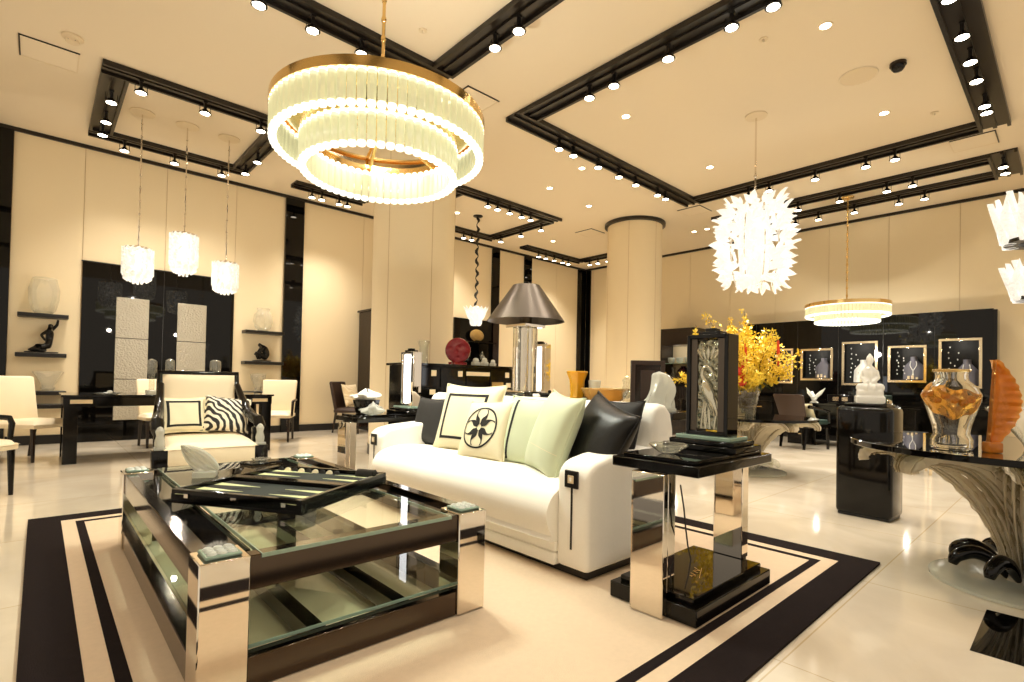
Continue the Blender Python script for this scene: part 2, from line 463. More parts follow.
for x, y, lab in [(5.2, 2.1, 'tiny ceiling sprinkler near the left side of the large frame'), (2.7, 4.35, 'tiny ceiling sprinkler above the big brass chandelier'), (8.1, 1.2, 'tiny ceiling sprinkler at the right end of the large frame')]:
    t = thing('sprinkler', lab, 'sprinkler', (x, y, HC), group='ceiling sprinklers')
    MB().cyl(0, 0, -.01, -.0005, .04, n=16).build('cover', M['ceil2'], t)
    MB().cyl(0, 0, -.035, -.01, .012, n=10).build('nozzle', M['ceil'], t)

# rug with its black border bands
t = thing('area_rug', 'large beige rug with black double border under the coffee table and sofa', 'rug', (0, 0, 0))
x0, x1, y0, y1 = -.03, 3.73, .79, 4.95
def ring(mb, a, b, z):
    mb.box(x0+a, x1-a, y0+a, y0+b, 0.001, z).box(x0+a, x1-a, y1-b, y1-a, .001, z).box(x0+a, x0+b, y0+b, y1-b, .001, z).box(x1-b, x1-a, y0+b, y1-b, .001, z)
    return mb
ring(MB(), 0, .17, .014).build('outer_band', M['rugb'], t, smooth=False)
ring(MB(), .17, .245, .012).build('inner_margin', M['rugc'], t, smooth=False)
ring(MB(), .245, .29, .014).build('inner_band', M['rugb'], t, smooth=False)
MB().box(x0+.29, x1-.29, y0+.29, y1-.29, .001, .012).build('field', M['rugc'], t, smooth=False)
RZ = .015
# inlaid black marble square
tag(MB().box(2.8, 3.38, -.29, .29, .0003, .002).build('marble_inlay', M['bglass'], smooth=False), 'black marble square set in the pale floor at the lower right', 'floor inlay')
# ------------------------------------------------------------------ track spotlights
spot = thing('track_spotlight', 'x', 'spotlight', (0, 0, HC-.05))
MB().box(-.022, .022, -.022, .022, -.012, .006).build('mount', M['blackm'], spot)
MB().box(-.014, .014, -.014, .014, -.1, -.01).build('stem', M['blackm'], spot)
for s in (-1, 1):
    MB().cyl(.058*s, 0, -.115, -.03, .0035, n=6).box(.058*s-.004 if s > 0 else .0-.058, .058*s if s > 0 else -.054, -.003, .003, -.035, -.028).build('side_rod', M['blackm'], spot)
MB().lathe([(.02, -.085), (.034, -.1), (.045, -.118), (.066, -.128), (.068, -.14), (.056, -.141)], n=20).build('head', M['black'], spot)
MB().lathe([(.052, -.1412), (.052, -.144), (.03, -.147), (.003, -.148)], n=18).build('lens', M['lens'], spot)
LD = bpy.data.lights.new('spotlight_beam', 'SPOT')
LD.energy = 78; LD.color = (1, .915, .79); LD.spot_size = R(96); LD.spot_blend = .9; LD.shadow_soft_size = .05
def beam(o):
    l = bpy.data.objects.new('beam', LD); COL.objects.link(l); l.parent = o; l.location = (0,0,-.16)
beam(spot)
first = [True]
def spots(axis, val, vals, where, end):
    for i, q in enumerate(vals):
        x, y = (val, q) if axis == 'x' else (q, val)
        lab = 'black spotlight on %s, %s from %s' % (where, ORD[i], end)
        if first[0]:
            o = spot; first[0] = False; o.location = (x, y, HC-.05); o['label'] = lab; o['group'] = 'track spotlights'
        else:
            o = dup(spot, (x, y, HC-.05), 0 if axis == 'y' else PI/2, lab, 'track spotlights')
spots('x', .56, [7.83, 8.5, 8.99], 'the left side of the pendant frame', 'the near corner')
spots('y', 7.31, [.79, 1.44, 2.09], 'the near side of the pendant frame', 'the left')
spots('y', 9.39, [.84, 1.46, 2.11], 'the wall side of the pendant frame', 'the left')
spots('x', 2.37, [8.42, 9.04], 'the right side of the pendant frame', 'the near corner')
spots('y', 4.84, [1.34, 1.81, 2.30], 'the bar behind the brass chandelier', 'the left')
spots('x', 3.2, [3.84, 3.5], 'the bar right of the brass chandelier', 'the corner')
spots('x', 4.55, [3.76, 3.42, 2.76, 2.12, 1.76], 'the near side of the large frame', 'the left corner')
spots('y', 4.88, [5.27, 5.57, 6.14, 6.66, 7.12, 7.77, 8.03], 'the left side of the large frame', 'the near corner')
spots('x', 8.87, [3.8, 3.46, 2.77, 2.1, 1.75], 'the far side of the large frame', 'the left corner')
spots('y', .72, [5.5, 6.18, 6.72, 7.18, 7.89, 8.09], 'the right side of the large frame', 'the camera')
spots('x', 10.22, [3.47, 2.8, 2.12, 1.78], 'the near side of the long frame', 'the left')
spots('x', 11.06, [3.8, 3.39, 2.79, 2.12, 1.76], 'the wall side of the long frame', 'the left')
spots('y', .73, [10.24, 10.56], 'the right end of the long frame', 'the camera')
spots('y', 7.43, [6.1, 6.34, 6.65, 6.97, 7.22], 'the near bar behind the near column', 'the left')
spots('x', 7.88, [7.78, 8.41, 9.09], 'the right bar behind the near column', 'the camera')
spots('y', 9.47, [7.08, 7.31], 'the wall bar behind the near column', 'the left')
spots('y', 9.46, [9.51, 9.78, 10.1, 10.44, 10.67], 'the corner bar along left wall', 'the left')
spots('x', 11.13, [9.08, 8.8, 8.47], 'the corner bar along right wall', 'the corner')
spots('y', 9.34, [3.56, 3.74, 4.07, 4.23], 'the short bar under the brass chandelier', 'the left')

# added beams without fittings, brightening the foreground in place of unseen frame lamps
for x_, y_ in [(-.8,.54),(.0,.54),(.8,.54),(1.6,.54),(2.4,.54),(3.2,1.0),(3.2,1.7),(3.2,2.5),(-.6,4.84),(.3,4.84),(4.55,1.2)]:
    d_ = bpy.data.lights.new('added_beam', 'SPOT'); d_.energy = 38; d_.color = (1,.93,.82); d_.spot_size = R(96); d_.spot_blend = .9; d_.shadow_soft_size = .05
    o_ = bpy.data.objects.new('added_beam', d_); COL.objects.link(o_); o_.location = (x_, y_, 4.28)
def point(loc, e, col=(1,.86,.62), r=.12, name='lamp_light'):
    d = bpy.data.lights.new(name, 'POINT'); d.energy = e; d.color = col; d.shadow_soft_size = r
    o = bpy.data.objects.new(name, d); COL.objects.link(o); o.location = loc
    return o

def downspot(loc, e, col=(1,.93,.8), r=.04, ang=150):
    d = bpy.data.lights.new('lamp_light', 'SPOT'); d.energy = e; d.color = col; d.shadow_soft_size = r; d.spot_size = R(ang); d.spot_blend = .6
    o = bpy.data.objects.new('lamp_light', d); COL.objects.link(o); o.location = loc
    return o

# ------------------------------------------------------------------ tiered ring chandeliers
def tube_mat():
    m, nt, b = newmat('fluted_glass_tube')
    b.inputs['Base Color'].default_value = lin((236,236,206)); b.inputs['Roughness'].default_value = .08
    b.inputs['Emission Color'].default_value = lin((246,240,196)); b.inputs['Emission Strength'].default_value = .2
    b.inputs['Transmission Weight'].default_value = .35
    return m
M['tube'] = tube_mat()
M['tubetip'] = emis('lit_tube_end', (255,252,232), 1.25)
def ring_chandelier(name, label, x, y, z, rod, n1, n2, ro=.70, ri=.515, l1=.2, l2=.2, dz2=-.15):
    # z: level of the top of the outer tubes
    t = thing(name, label, 'chandelier', (x, y, z))
    def hoop(r0, r1, z0, z1): return MB().lathe([(r0, z0), (r1, z0), (r1, z1), (r0, z1), (r0, z0)], n=72, cap=False)
    hoop(ro-.015, ro+.03, -.012, .05).build('outer_brass_band', M['gold'], t)
    hoop(ri-.015, ri+.025, dz2-.005, dz2+.05).build('inner_brass_band', M['gold'], t)
    MB().lathe([(ri-.01, dz2+.03), (ri+.01, dz2+.03), (ro-.01, .03), (ro-.03, .03)], n=72, cap=False).build('tier_plate', M['gold'], t)
    d = MB().lathe([(.02, -.02), (.13, -.03), (.15, 0), (.13, .03), (.05, .05), (.03, .12)], n=32)
    for k in range(6):
        a = 2*PI*k/6 + .2
        d.tube([(.1*math.cos(a), .1*math.sin(a), 0), (ri*math.cos(a), ri*math.sin(a), dz2+.02)], .014, 8)
        d.tube([(.1*math.cos(a), .1*math.sin(a), .01), (ro*math.cos(a), ro*math.sin(a), .03)], .012, 8)
    d.build('hub', M['gold'], t)
    rd = MB()
    rd.tube([(0, 0, .1), (0, 0, HC-z-.03)], .012, 10)
    for k in range(int((HC-z-.2)/.14)):
        zz = .2 + k*.14
        rd.ball(0, 0, zz, .02, .02, .03, 8)
    rd.build('rod', M['gold'], t)
    MB().lathe([(.09, HC-z-.03), (.1, HC-z-.015), (.1, HC-z-.001)], n=28).build('ceiling_rose', M['gold'], t)
    def tube(l, w):
        mb = MB()
        mb.mat(0).lathe([(w*.9, 0), (w, .03), (w, l-.03), (w*.92, l-.005)], n=8, cap=False)
        mb.mat(1).lathe([(w*.9, 0), (w*1.02, -.012), (w*.85, -.028), (w*.3, -.035)], n=8)
        mb.mat(1).lathe([(w*.92, l-.03), (w*1.03, l-.022), (w*1.0, l), (w*.5, l+.012)], n=8)
        return mb
    proto = None
    for cnt, r, l, dz in ((n1, ro, l1, -l1), (n2, ri, l2, dz2-l2)):
        w = PI*r/cnt*.97
        p = tube(l, w).build('glass_tube', [M['tube'], M['tubetip']], t)
        rest = MB()
        for k in range(cnt):
            a = 2*PI*k/cnt + math.atan2(-y, -x)      # the first ones face the camera
            if min(k, cnt-k) > 24:
                s0 = len(rest.v); tb = tube(l, w)
                for fi, mi in zip(tb.f, tb.m): rest.f.append(tuple(i+s0 for i in fi)); rest.m.append(mi)
                rest.v += [(v[0]+r*math.cos(a), v[1]+r*math.sin(a), v[2]+dz) for v in tb.v]
                continue
            q = p if k == 0 else p.copy()
            if k: COL.objects.link(q); q.parent = t
            q.location = (r*math.cos(a), r*math.sin(a), dz)
        if rest.v:
            o = rest.build('glass_tubes', [M['tube'], M['tubetip']], t); o['kind'] = 'stuff'
    return t
ring_chandelier('ring_chandelier', 'large two tier brass chandelier with glass tubes over the coffee table', 1.75, 3.34, 2.845, 0, 76, 56)
ring_chandelier('ring_chandelier', 'smaller looking far two tier glass ring chandelier before the black wall', 10.65, 2.79, 2.5, 0, 76, 56, .63, .48, .15, .13, -.13)
for k in range(4):
    a = PI/2*k + .4
    downspot((1.77+.25*math.cos(a), 3.33+.25*math.sin(a), 2.46), 42, (.97,1,.86))
point((1.77, 3.33, 2.98), 75, (1,.95,.82), .05)
point((10.65, 2.79, 1.75), 40, (1,.95,.82), .05)
downspot((10.65, 2.79, 2.02), 40, (1,.93,.74))

# ------------------------------------------------------------------ three pendants above the desk
def pendant(x, y, z0, z1, lab):
    t = thing('pendant_lamp', lab, 'pendant lamp', (x, y, 0), .35, 'pendants above the desk')
    h = z1 - z0
    MB().lathe([(.14, HC-.0005), (.14, HC-.012), (.03, HC-.03)], n=28).build('ceiling_rose', M['ceil2'], t)
    rd = MB().tube([(0,0,z1), (0,0,HC-.02)], .008, 8)
    k = z1 + .1
    while k < HC-.1:
        rd.ball(0, 0, k, .014, .014, .02, 8); k += .17
    rd.build('rod', M['chrome'], t)
    # upper drum of crystal leaves
    for kk in range(8):
        a = 2*PI*kk/8
        mb = MB()
        w = .068
        def fn(u, v, a=a):
            rr = .155 + .012*math.sin(v*PI*4)*math.cos((u-.5)*PI*3) + .008*math.cos(u*PI*5)
            tw = (u-.5)*2*w
            zz = z0 + h*.22 + v*h*.74 + (.012*math.cos(u*PI*4) if v > .95 or v < .05 else 0)
            return (rr*math.cos(a) - tw*math.sin(a), rr*math.sin(a) + tw*math.cos(a), zz)
        mb.grid(fn, 9, 15)
        mb.build('leaf_tile', M['glowp'], t, fix=False)
    lo = MB()
    for kk in range(10):
        a = 2*PI*kk/10
        lo.tube([(.13*math.cos(a), .13*math.sin(a), z0+h*.3), (.125*math.cos(a), .125*math.sin(a), z0+h*.14), (.1*math.cos(a), .1*math.sin(a), z0+h*.06)], [.03, .034, .012], 6)
    for kk in range(6):
        a = 2*PI*kk/6
        lo.tube([(.06*math.cos(a), .06*math.sin(a), z0+h*.2), (.05*math.cos(a), .05*math.sin(a), z0)], [.03, .012], 6)
    lo.build('lower_crystals', M['glowp'], t)
    MB().lathe([(.02, z1+.03), (.06, z1+.01), (.15, z1-.01), (.155, z1-.03)], n=20).build('top_plate', M['chrome'], t)
    MB().cyl(0, 0, z0+h*.3, z1-.05, .035, n=12).build('lamp_tube', M['glow2'], t)
    point((x, y, z0-.4), 14, (1,.9,.74), .03)
pendant(.92, 8.3, 2.22, 2.7, 'crystal drum pendant above the desk, leftmost of the three')
pendant(1.43, 8.3, 2.4, 2.99, 'crystal drum pendant above the desk, the highest hanging, in the middle')
pendant(1.95, 8.3, 2.21, 2.68, 'crystal drum pendant above the desk, rightmost of the three')

# ------------------------------------------------------------------ white leaf chandelier
def leafchandelier(x, y, zt, zb):
    t = thing('leaf_chandelier', 'white glowing chandelier of spiky crystal leaves above the flower table', 'chandelier', (x, y, 0))
    MB().lathe([(.13, HC-.0005), (.13, HC-.012), (.03, HC-.03)], n=28).build('ceiling_rose', M['ceil2'], t)
    MB().tube([(0,0,zt-.1), (0,0,HC-.02)], .011, 10).ball(0, 0, zt+.25, .02, .02, .03).build('rod', M['chrome'], t)
    fr = MB()
    hh = zt - zb
    def prof(v): # barrel radius by height 0..1
        return .23 + .17*math.sin(PI*(.15 + .72*v))**.8
    for k in range(8):
        a = 2*PI*k/8
        fr.tube([((prof(v)-.1)*math.cos(a), (prof(v)-.1)*math.sin(a), zb+.05+(hh-.1)*v) for v in [i/8 for i in range(9)]], .008, 6)
    fr.build('inner_frame', M['chrome'], t)
    MB().lathe([(.05, zb+.1), (.17, zb+.25), (.2, zb+hh*.5), (.16, zt-.25), (.05, zt-.12)], n=20).build('inner_lamp_cluster', M['glow'], t)
    # one leaf : three pointed lobes
    lf = MB()
    for ang, ln, wd in ((0, .20, .06), (.8, .15, .046), (-.8, .15, .046)):
        def fn(u, v, ang=ang, ln=ln, wd=wd):
            w = wd*math.sin(PI*min(1, .12+v*.88))**.8*(1-v*.3)
            xx = (u-.5)*2*w; yy = v*ln
            zz = .05*v*v + .02*(1-abs(u-.5)*2)
            return (xx*math.cos(ang) - yy*math.sin(ang), xx*math.sin(ang) + yy*math.cos(ang), zz)
        lf.grid(fn, 5, 7)
        lf.grid(lambda u, v, fn=fn: tuple(a - b for a, b in zip(fn(u, v), (0, 0, .012))), 5, 7)
    p = lf.build('crystal_leaf', M['glow'], t, fix=False)
    i = 0
    rows = 9
    for r_ in range(rows):
        v = (r_+.5)/rows
        cnt = 11
        for k in range(cnt):
            a = 2*PI*(k + .5*(r_ % 2))/cnt + random.uniform(-.1, .1)
            q = p if i == 0 else p.copy()
            if i: COL.objects.link(q); q.parent = t
            i += 1
            rr = prof(v) - .05
            out = Vector((math.cos(a), math.sin(a), 0)); tan = Vector((-math.sin(a), math.cos(a), 0))
            el = -.5 + 1.1*v + random.uniform(-.7, .7)   # tip direction: outwards and up, lower rows drop
            if v > .85: el += .7
            if v < .12: el -= .6
            d = (out*math.cos(el)*.75 + Vector((0,0,1))*math.sin(el+.35) + tan*random.uniform(-.9, .9)).normalized()
            nn = (out - d*out.dot(d)).normalized(); xx = d.cross(nn)
            Mx = Matrix(((xx.x, d.x, nn.x, 0), (xx.y, d.y, nn.y, 0), (xx.z, d.z, nn.z, 0), (0,0,0,1)))
            q.matrix_local = Matrix.Translation(out*rr + Vector((0,0,zb+.1+(hh-.22)*v))) @ Mx @ Matrix.Scale(random.uniform(.8, 1.05), 4)
    downspot((x, y, zb-.08), 120, (1,.95,.85), .05, 165)
leafchandelier(6.64, 2.76, 3.46, 2.24)

# ------------------------------------------------------------------ bowl lamp on a twisted rope
t = thing('petal_lamp', 'white petal bowl lamp hanging on a dark twisted cord behind the near column', 'pendant lamp', (6.68, 8.45, 0))
cp = []
for i in range(60):
    zz = 2.55 + (HC-2.57)*i/59
    cp.append((.022*math.cos(i*1.1), .022*math.sin(i*1.1), zz))
MB().tube(cp, [.02 + .012*math.sin(i*.9) for i in range(60)], 7).build('cord', M['blackm'], t)
MB().lathe([(.1, HC-.0005), (.1, HC-.015), (.03, HC-.03)], n=24).build('ceiling_rose', M['blackm'], t)
for tier, (r0, zc, cnt) in enumerate(((.13, 2.3, 8), (.2, 2.42, 12), (.24, 2.52, 14))):
    for k in range(cnt):
        a = 2*PI*(k+.5*tier)/cnt
        mb = MB()
        def fn(u, v, a=a, r0=r0, zc=zc):
            w = .075*math.sin(PI*min(1, .2+.8*v))**.6
            rr = r0*.5 + (r0*.6)*v; zz = zc - .1 + .17*v**1.6
            tw = (u-.5)*2*w
            return (rr*math.cos(a) - tw*math.sin(a), rr*math.sin(a) + tw*math.cos(a), zz - .02*abs(u-.5)*2)
        mb.grid(fn, 5, 6).build('petal', M['glow'], t, fix=False)
MB().lathe([(.004, 2.2), (.08, 2.24), (.16, 2.4), (.1, 2.55), (.03, 2.6)], n=20).build('bowl', M['glow'], t)
downspot((6.68, 8.45, 2.15), 20)

# ------------------------------------------------------------------ tulip chandelier at the right edge
t = thing('tulip_chandelier', 'chandelier of white glass lilies on dark bars cut by the right photo edge', 'chandelier', (4.035, .11, 0))
MB().tube([(0,0,1.6), (0,0,HC-.02)], .012, 10).build('rod', M['gold'], t)
MB().lathe([(.09, HC-.0005), (.09, HC-.015), (.03, HC-.03)], n=24).build('ceiling_rose', M['gold'], t)
for zt, rr in ((1.875, .165), (1.56, .115)):
    mb = MB().lathe([(rr-.05, zt-.008), (rr+.01, zt-.008), (rr+.01, zt+.012), (rr-.05, zt+.012), (rr-.05, zt-.008)], n=40, cap=False)
    for k in range(4):
        a = PI/2*k + .3
        mb.tube([(0,0,zt), (rr*math.cos(a), rr*math.sin(a), zt)], .009, 8)
    mb.build('tier_ring', M['trim'], t)
    for k in range(8):
        a = 2*PI*k/8 + PI*.62
        c = MB()
        hh = .28 if zt > 1.7 else .22
        for b_ in range(3):
            ba = a + (b_-1)*1.25
            def lf_(u, v, a=a, ba=ba, rr=rr, zt=zt, hh=hh*(1-.14*(b_ % 2)), o=0):
                w = .046*math.sin(PI*min(1, .25+.73*v))**.8*(1-.5*v)
                q = .028 + .03*math.sin(PI*v*.6) + .035*v*v + o - .02*(2*u-1)**2
                tw = (2*u-1)*w
                return (rr*math.cos(a) + q*math.cos(ba) - tw*math.sin(ba), rr*math.sin(a) + q*math.sin(ba) + tw*math.cos(ba), zt - .01 + v*hh)
            c.grid(lf_, 7, 10).grid(lambda u, v, f_=lf_: f_(u, v, o=-.008), 7, 10)
        c.build('glass_lily', M['glow'], t, fix=False)
downspot((4.0, .14, 1.5), 26)
# ------------------------------------------------------------------ coffee table
t = thing('coffee_table', 'low polished steel and glass coffee table with square mirrored legs', 'coffee table', (.955, 2.87, RZ))
X0, X1, Y0, Y1, HT = -.575, .575, -1.04, 1.05, .445
L = .15
for sx in (-1, 1):
    for sy in (-1, 1):
        ax = X0 if sx < 0 else X1-L; ay = Y0 if sy < 0 else Y1-L
        lg = MB().rbox(ax, ax+L, ay, ay+L, 0, HT, .004, 1).build('leg', M['chrome'], t)
        c = MB().rbox(ax+.02, ax+L-.02, ay+.02, ay+L-.02, HT, HT+.012, .004, 1)
        c.mat(1)
        for i in range(3):
            for j in range(3): c.ball(ax+.045+.03*i, ay+.045+.03*j, HT+.013, .017, .017, .009, 8)
        c.build('crystal_inset', [M['gedge'], M['frostw']], lg)
for nm, z0, z1 in (('upper_rail', .325, .44), ('lower_rail', .0, .105)):
    for s in (0, 1):
        yy = Y0+.012 if s == 0 else Y1-.07
        MB().rbox(X0+L, X1-L, yy, yy+.058, z0, z1, .003, 1).build(nm, M['dchrome'], t)
        xx = X0+.008 if s == 0 else X1-.066
        MB().rbox(xx, xx+.058, Y0+L, Y1-L, z0, z1, .003, 1).build(nm, M['dchrome'], t)
for s in (-1, 1):
    MB().box(min(s*.508, s*.385), max(s*.508, s*.385), Y0+L, Y1-L, .405, .42).build('border_panel', M['bglass'], t, smooth=False)
g = MB().mat(0).box(-.385, .385, Y0+.012, Y1-.012, .428, .4415)
g.build('glass_top', M['glass'], t, smooth=False)
e = MB()
e.box(-.389, -.385, Y0+.012, Y1-.012, .428, .4415).box(.385, .389, Y0+.012, Y1-.012, .428, .4415).box(-.389, .389, Y0+.008, Y0+.012, .428, .4415)
e.build('glass_edge', M['gedge'], t, smooth=False)
MB().box(-.5, .5, Y0+.07, Y1-.07, .108, .118).build('lower_glass_shelf', M['glass'], t, smooth=False)
MB().box(-.5, .5, Y0+.068, Y0+.072, .107, .119).build('lower_glass_edge', M['gedge'], t, smooth=False)
for xx in (-.16, .2):
    MB().rbox(xx-.03, xx+.03, Y0+.07, Y1-.07, .03, .1, .003, 1).build('cross_bar', M['dchrome'], t)
CT = RZ + .4415 + .0005

# backgammon board lying open on it
bz = CT
t = thing('backgammon_board', 'open black backgammon board with pale points on the glass table', 'board game', (.96, 2.72, bz), R(-57.3))
W_, D_ = .70, .73
tray = MB().box(-W_/2, W_/2, -D_/2, D_/2, .014, .044)
tray.build('playing_field', M['bgreen'], t, smooth=False)
for a in ((-W_/2, W_/2, -D_/2, -D_/2+.025), (-W_/2, W_/2, D_/2-.025, D_/2), (-W_/2, -W_/2+.025, -D_/2+.025, D_/2-.025), (W_/2-.025, W_/2, -D_/2+.025, D_/2-.025), (-W_/2+.025, W_/2-.025, -.03, .03)):
    MB().rbox(a[0], a[1], a[2], a[3], 0, .065, .003, 1).build('rim', M['black'], t)
MB().box(-W_/2+.02, W_/2-.02, -D_/2+.02, D_/2-.02, 0, .014).build('bottom', M['black'], t, smooth=False)
for half in (-1, 1):
    for side in (-1, 1):
        for k in range(6):
            yy = half*.205 - .14 + k*.056
            x_ = side*(W_/2-.028)
            pts = [(x_, yy-.026), (x_, yy+.026), (x_ - side*.25, yy)]
            MB().prism(pts, .044, .0455).build('point', M['lime'] if k % 2 == 0 else M['blk'], t, smooth=False)
MB().cbox(0, -D_/2-.003, .028, .03, .006, .022).build('clasp', M['chrome'], t)
for s in (-1, 1): MB().cbox(s*.26, -D_/2-.003, .03, .022, .006, .018).build('latch', M['chrome'], t)
for i in range(9):
    o = MB().lathe([(.017, 0), (.0195, .003), (.0195, .011), (.017, .014)], n=16).build('game_checker', M['ivory'] if i % 2 else M['blk'], None)
    a = R(-57.3); lx, ly = -.3 + i*.046, D_/2-.05
    o.rotation_euler = (R(62), 0, a)
    o.location = (.96 + lx*math.cos(a) - ly*math.sin(a), 2.72 + lx*math.sin(a) + ly*math.cos(a), bz+.042)
    tag(o, '%s game checker on the far board rim, %s from its left end' % ('ivory' if i % 2 else 'black', (ORD+['ninth'])[i]), 'game piece', 'backgammon checkers')
a = R(-57.3); lx, ly = .2, D_/2-.05
o = MB().lathe([(.027, 0), (.03, .005), (.028, .1), (.03, .105)], n=20).build('dice_cup', M['bleather'])
o.rotation_euler = (0, R(90), a); o.location = (.96 + lx*math.cos(a) - ly*math.sin(a), 2.72 + lx*math.sin(a) + ly*math.cos(a), bz+.055)
tag(o, 'dark leather dice cup lying at the right end of the backgammon board', 'dice cup')

# frosted glass leaf on a pedestal
t = thing('glass_leaf_ornament', 'frosted glass leaf sculpture standing on the far left of the glass table', 'ornament', (.73, 3.42, CT), R(-24))
MB().rbox(-.06, .06, -.05, .05, 0, .035, .008, 2).build('foot', M['frost'], t)
lf = MB()
def lfn(o):
    def fn(u, v):
        w = .062*math.sin(PI*min(1, .1+.9*v))**.7
        rib = .004*math.cos(u*PI*9)
        return (.06 - .19*v + (u-.5)*w*.9, (u-.5)*w*.3 + rib + o, .03 + .115*v + .04*v*v + (u-.5)*w*1.7)
    return fn
lf.grid(lfn(0), 19, 12).grid(lfn(.008), 19, 12)
lf.build('leaf_blade', M['frost'], t, fix=False)
# small tray with cards at the far end
t = thing('card_tray', 'small dark tray with clear crystal dish at the far table end', 'tray', (1.13, 3.74, CT), .3)
MB().rbox(-.11, .11, -.07, .07, 0, .014, .004, 1).build('base', M['black'], t)
MB().lathe([(.03, .014), (.05, .02), (.062, .034), (.056, .034), (.044, .024), (.004, .02)], n=20).build('dish', M['clear'], t)

# ------------------------------------------------------------------ sofa
t = thing('sofa', 'long white upholstered sofa with black square motifs on its arms', 'sofa', (2.55, 2.9, RZ))
# local: x -.45..+.4 (front is -x), y -1.2..+1.2
def arm(s):
    mb = MB()
    y_in, y_out = s*.985, s*1.205
    # side outline with the front top corner rounded, drawn in x,z
    out = [(-.45, .045), (-.45, .52)]
    for k in range(1, 8):
        a = PI/2*k/8
        out.append((-.45 + .13*(1-math.cos(a)), .52 + .10*math.sin(a)))
    out += [(-.25, .635), (-.05, .65), (.15, .66), (.36, .66), (.36, .045)]
    mb.prism(out, min(y_in, y_out), max(y_in, y_out), 'y')
    o = mb.build('arm', M['sofa'], t, bevel=.028, bseg=3)
    yc = s*1.095
    em = MB().rbox(-.462, -.449, yc-.046, yc+.046, .475, .567, .003, 1).build('arm_emblem', M['blackm'], o)
    sq = MB().rbox(-.4655, -.4615, yc-.02, yc+.02, .50, .542, .001, 1).mat(1).cbox(-.4665, yc, .511, .003, .012, .02).build('emblem_square', [M['plate'], M['white']], o)
    MB().box(-.455, -.449, yc-.005, yc+.005, .15, .475).build('arm_stripe', M['blackm'], o, smooth=False)
    return o
arm(-1); arm(1)
bk = MB()
prof = [(.12, .05), (.12, .42), (.14, .70), (.16, .84), (.19, .895), (.24, .915), (.30, .905), (.355, .86), (.385, .76), (.40, .5), (.40, .05)]
bk.prism(prof, -1.2, 1.2, 'y')
bk.build('backrest', M['sofa'], t, bevel=.03, bseg=3)
seat = MB()
def seatfn(u, v):
    # profile over x: bulging front, plump top
    y = -.985 + 1.97*u
    edge = min(1, min(u, 1-u)/.02)
    P = [(.15, .43), (-.05, .465), (-.25, .475), (-.38, .46), (-.475, .42), (-.525, .345), (-.52, .27), (-.485, .2), (-.455, .165), (.15, .165)]
    q = v*(len(P)-1); i = min(int(q), len(P)-2); f_ = q - i
    a_, b_, c_, d_ = P[max(0, i-1)], P[i], P[i+1], P[min(len(P)-1, i+2)]
    x, z = [.5*(2*b_[j] + (c_[j]-a_[j])*f_ + (2*a_[j]-5*b_[j]+4*c_[j]-d_[j])*f_**2 + (3*b_[j]-a_[j]-3*c_[j]+d_[j])*f_**3) for j in (0, 1)]
    sag = .012*math.sin(PI*u)**.5 if z > .3 else 0
    return (x, y, z + sag)
seat.grid(seatfn, 30, 37)
n0 = len(seat.v)
seat.f.append(tuple(j*30 for j in range(37))); seat.m.append(0)
seat.f.append(tuple(j*30+29 for j in range(37))); seat.m.append(0)
seat.build('seat_cushion', M['sofa'], t, bevel=0)
MB().rbox(-.455, .2, -.985, .985, .105, .165, .012, 2).build('front_rail', M['sofa'], t)
MB().rbox(-.465, .2, -.985, .985, .035, .105, .016, 2).build('plinth_rail', M['sofa'], t)
MB().box(-.41, .36, -1.17, 1.17, 0, .045).build('recessed_base', M['blackm'], t, smooth=False)

# ------------------------------------------------------------------ cushions
def cushion_fn(w, h, d, face):
    def fn(u, v, lift=0.0):
        a, b = 2*u-1, 2*v-1
        px = w/2*a*(1 - .10*(1-b*b)*abs(a)**1.5)
        pz = h/2*b*(1 - .10*(1-a*a)*abs(b)**1.5)
        th = d/2*(max(0, (1-a**4)*(1-b**4)))**.5*(1-.12*(a*a+b*b))
        wr = .004*math.sin(a*7+b*3)*(1-a*a)*(1-b*b)
        return (px, face*(th + wr + lift) , pz + h/2)
    return fn
def cushion(name, label, loc, rz, tilt, w, h, d, mat, group=None, roll=0):
    t = thing(name, label, 'cushion', loc, 0, group)
    t.rotation_euler = Euler((tilt, roll, rz), 'XYZ')
    mb = MB()
    ff = cushion_fn(w, h, d, -1); fb = cushion_fn(w, h, d, 1)
    mb.grid(ff, 21, 21).grid(fb, 21, 21)
    o = mb.build('cover', mat, t, fix=False)
    bm = bmesh.new(); bm.from_mesh(o.data); bmesh.ops.remove_doubles(bm, verts=bm.verts, dist=1e-4); bmesh.ops.recalc_face_normals(bm, faces=bm.faces); bm.to_mesh(o.data); bm.free(); o.data.shade_smooth()
    # piping along the seam
    pts = []
    for k in range(20): pts.append(ff(k/20, 0))
    for k in range(20): pts.append(ff(1, k/20))
    for k in range(20): pts.append(ff(1-k/20, 1))
    for k in range(21): pts.append(ff(0, 1-k/20))
    MB().tube(pts, .006, 6, cap=False).build('piping', mat, t)
    return t, ff
def stripe(ff, u0, u1, v0, v1, name, mat, par, lift=.003):
    nu = max(2, int((u1-u0)*40)+2); nv = max(2, int((v1-v0)*40)+2)
    mb = MB()
    mb.grid(lambda u, v: ff(u0+(u1-u0)*u, v0+(v1-v0)*v, lift), nu, nv)
    mb.grid(lambda u, v: ff(u0+(u1-u0)*u, v0+(v1-v0)*v, lift-.0025), nu, nv)
    return mb.build(name, mat, par, fix=False)
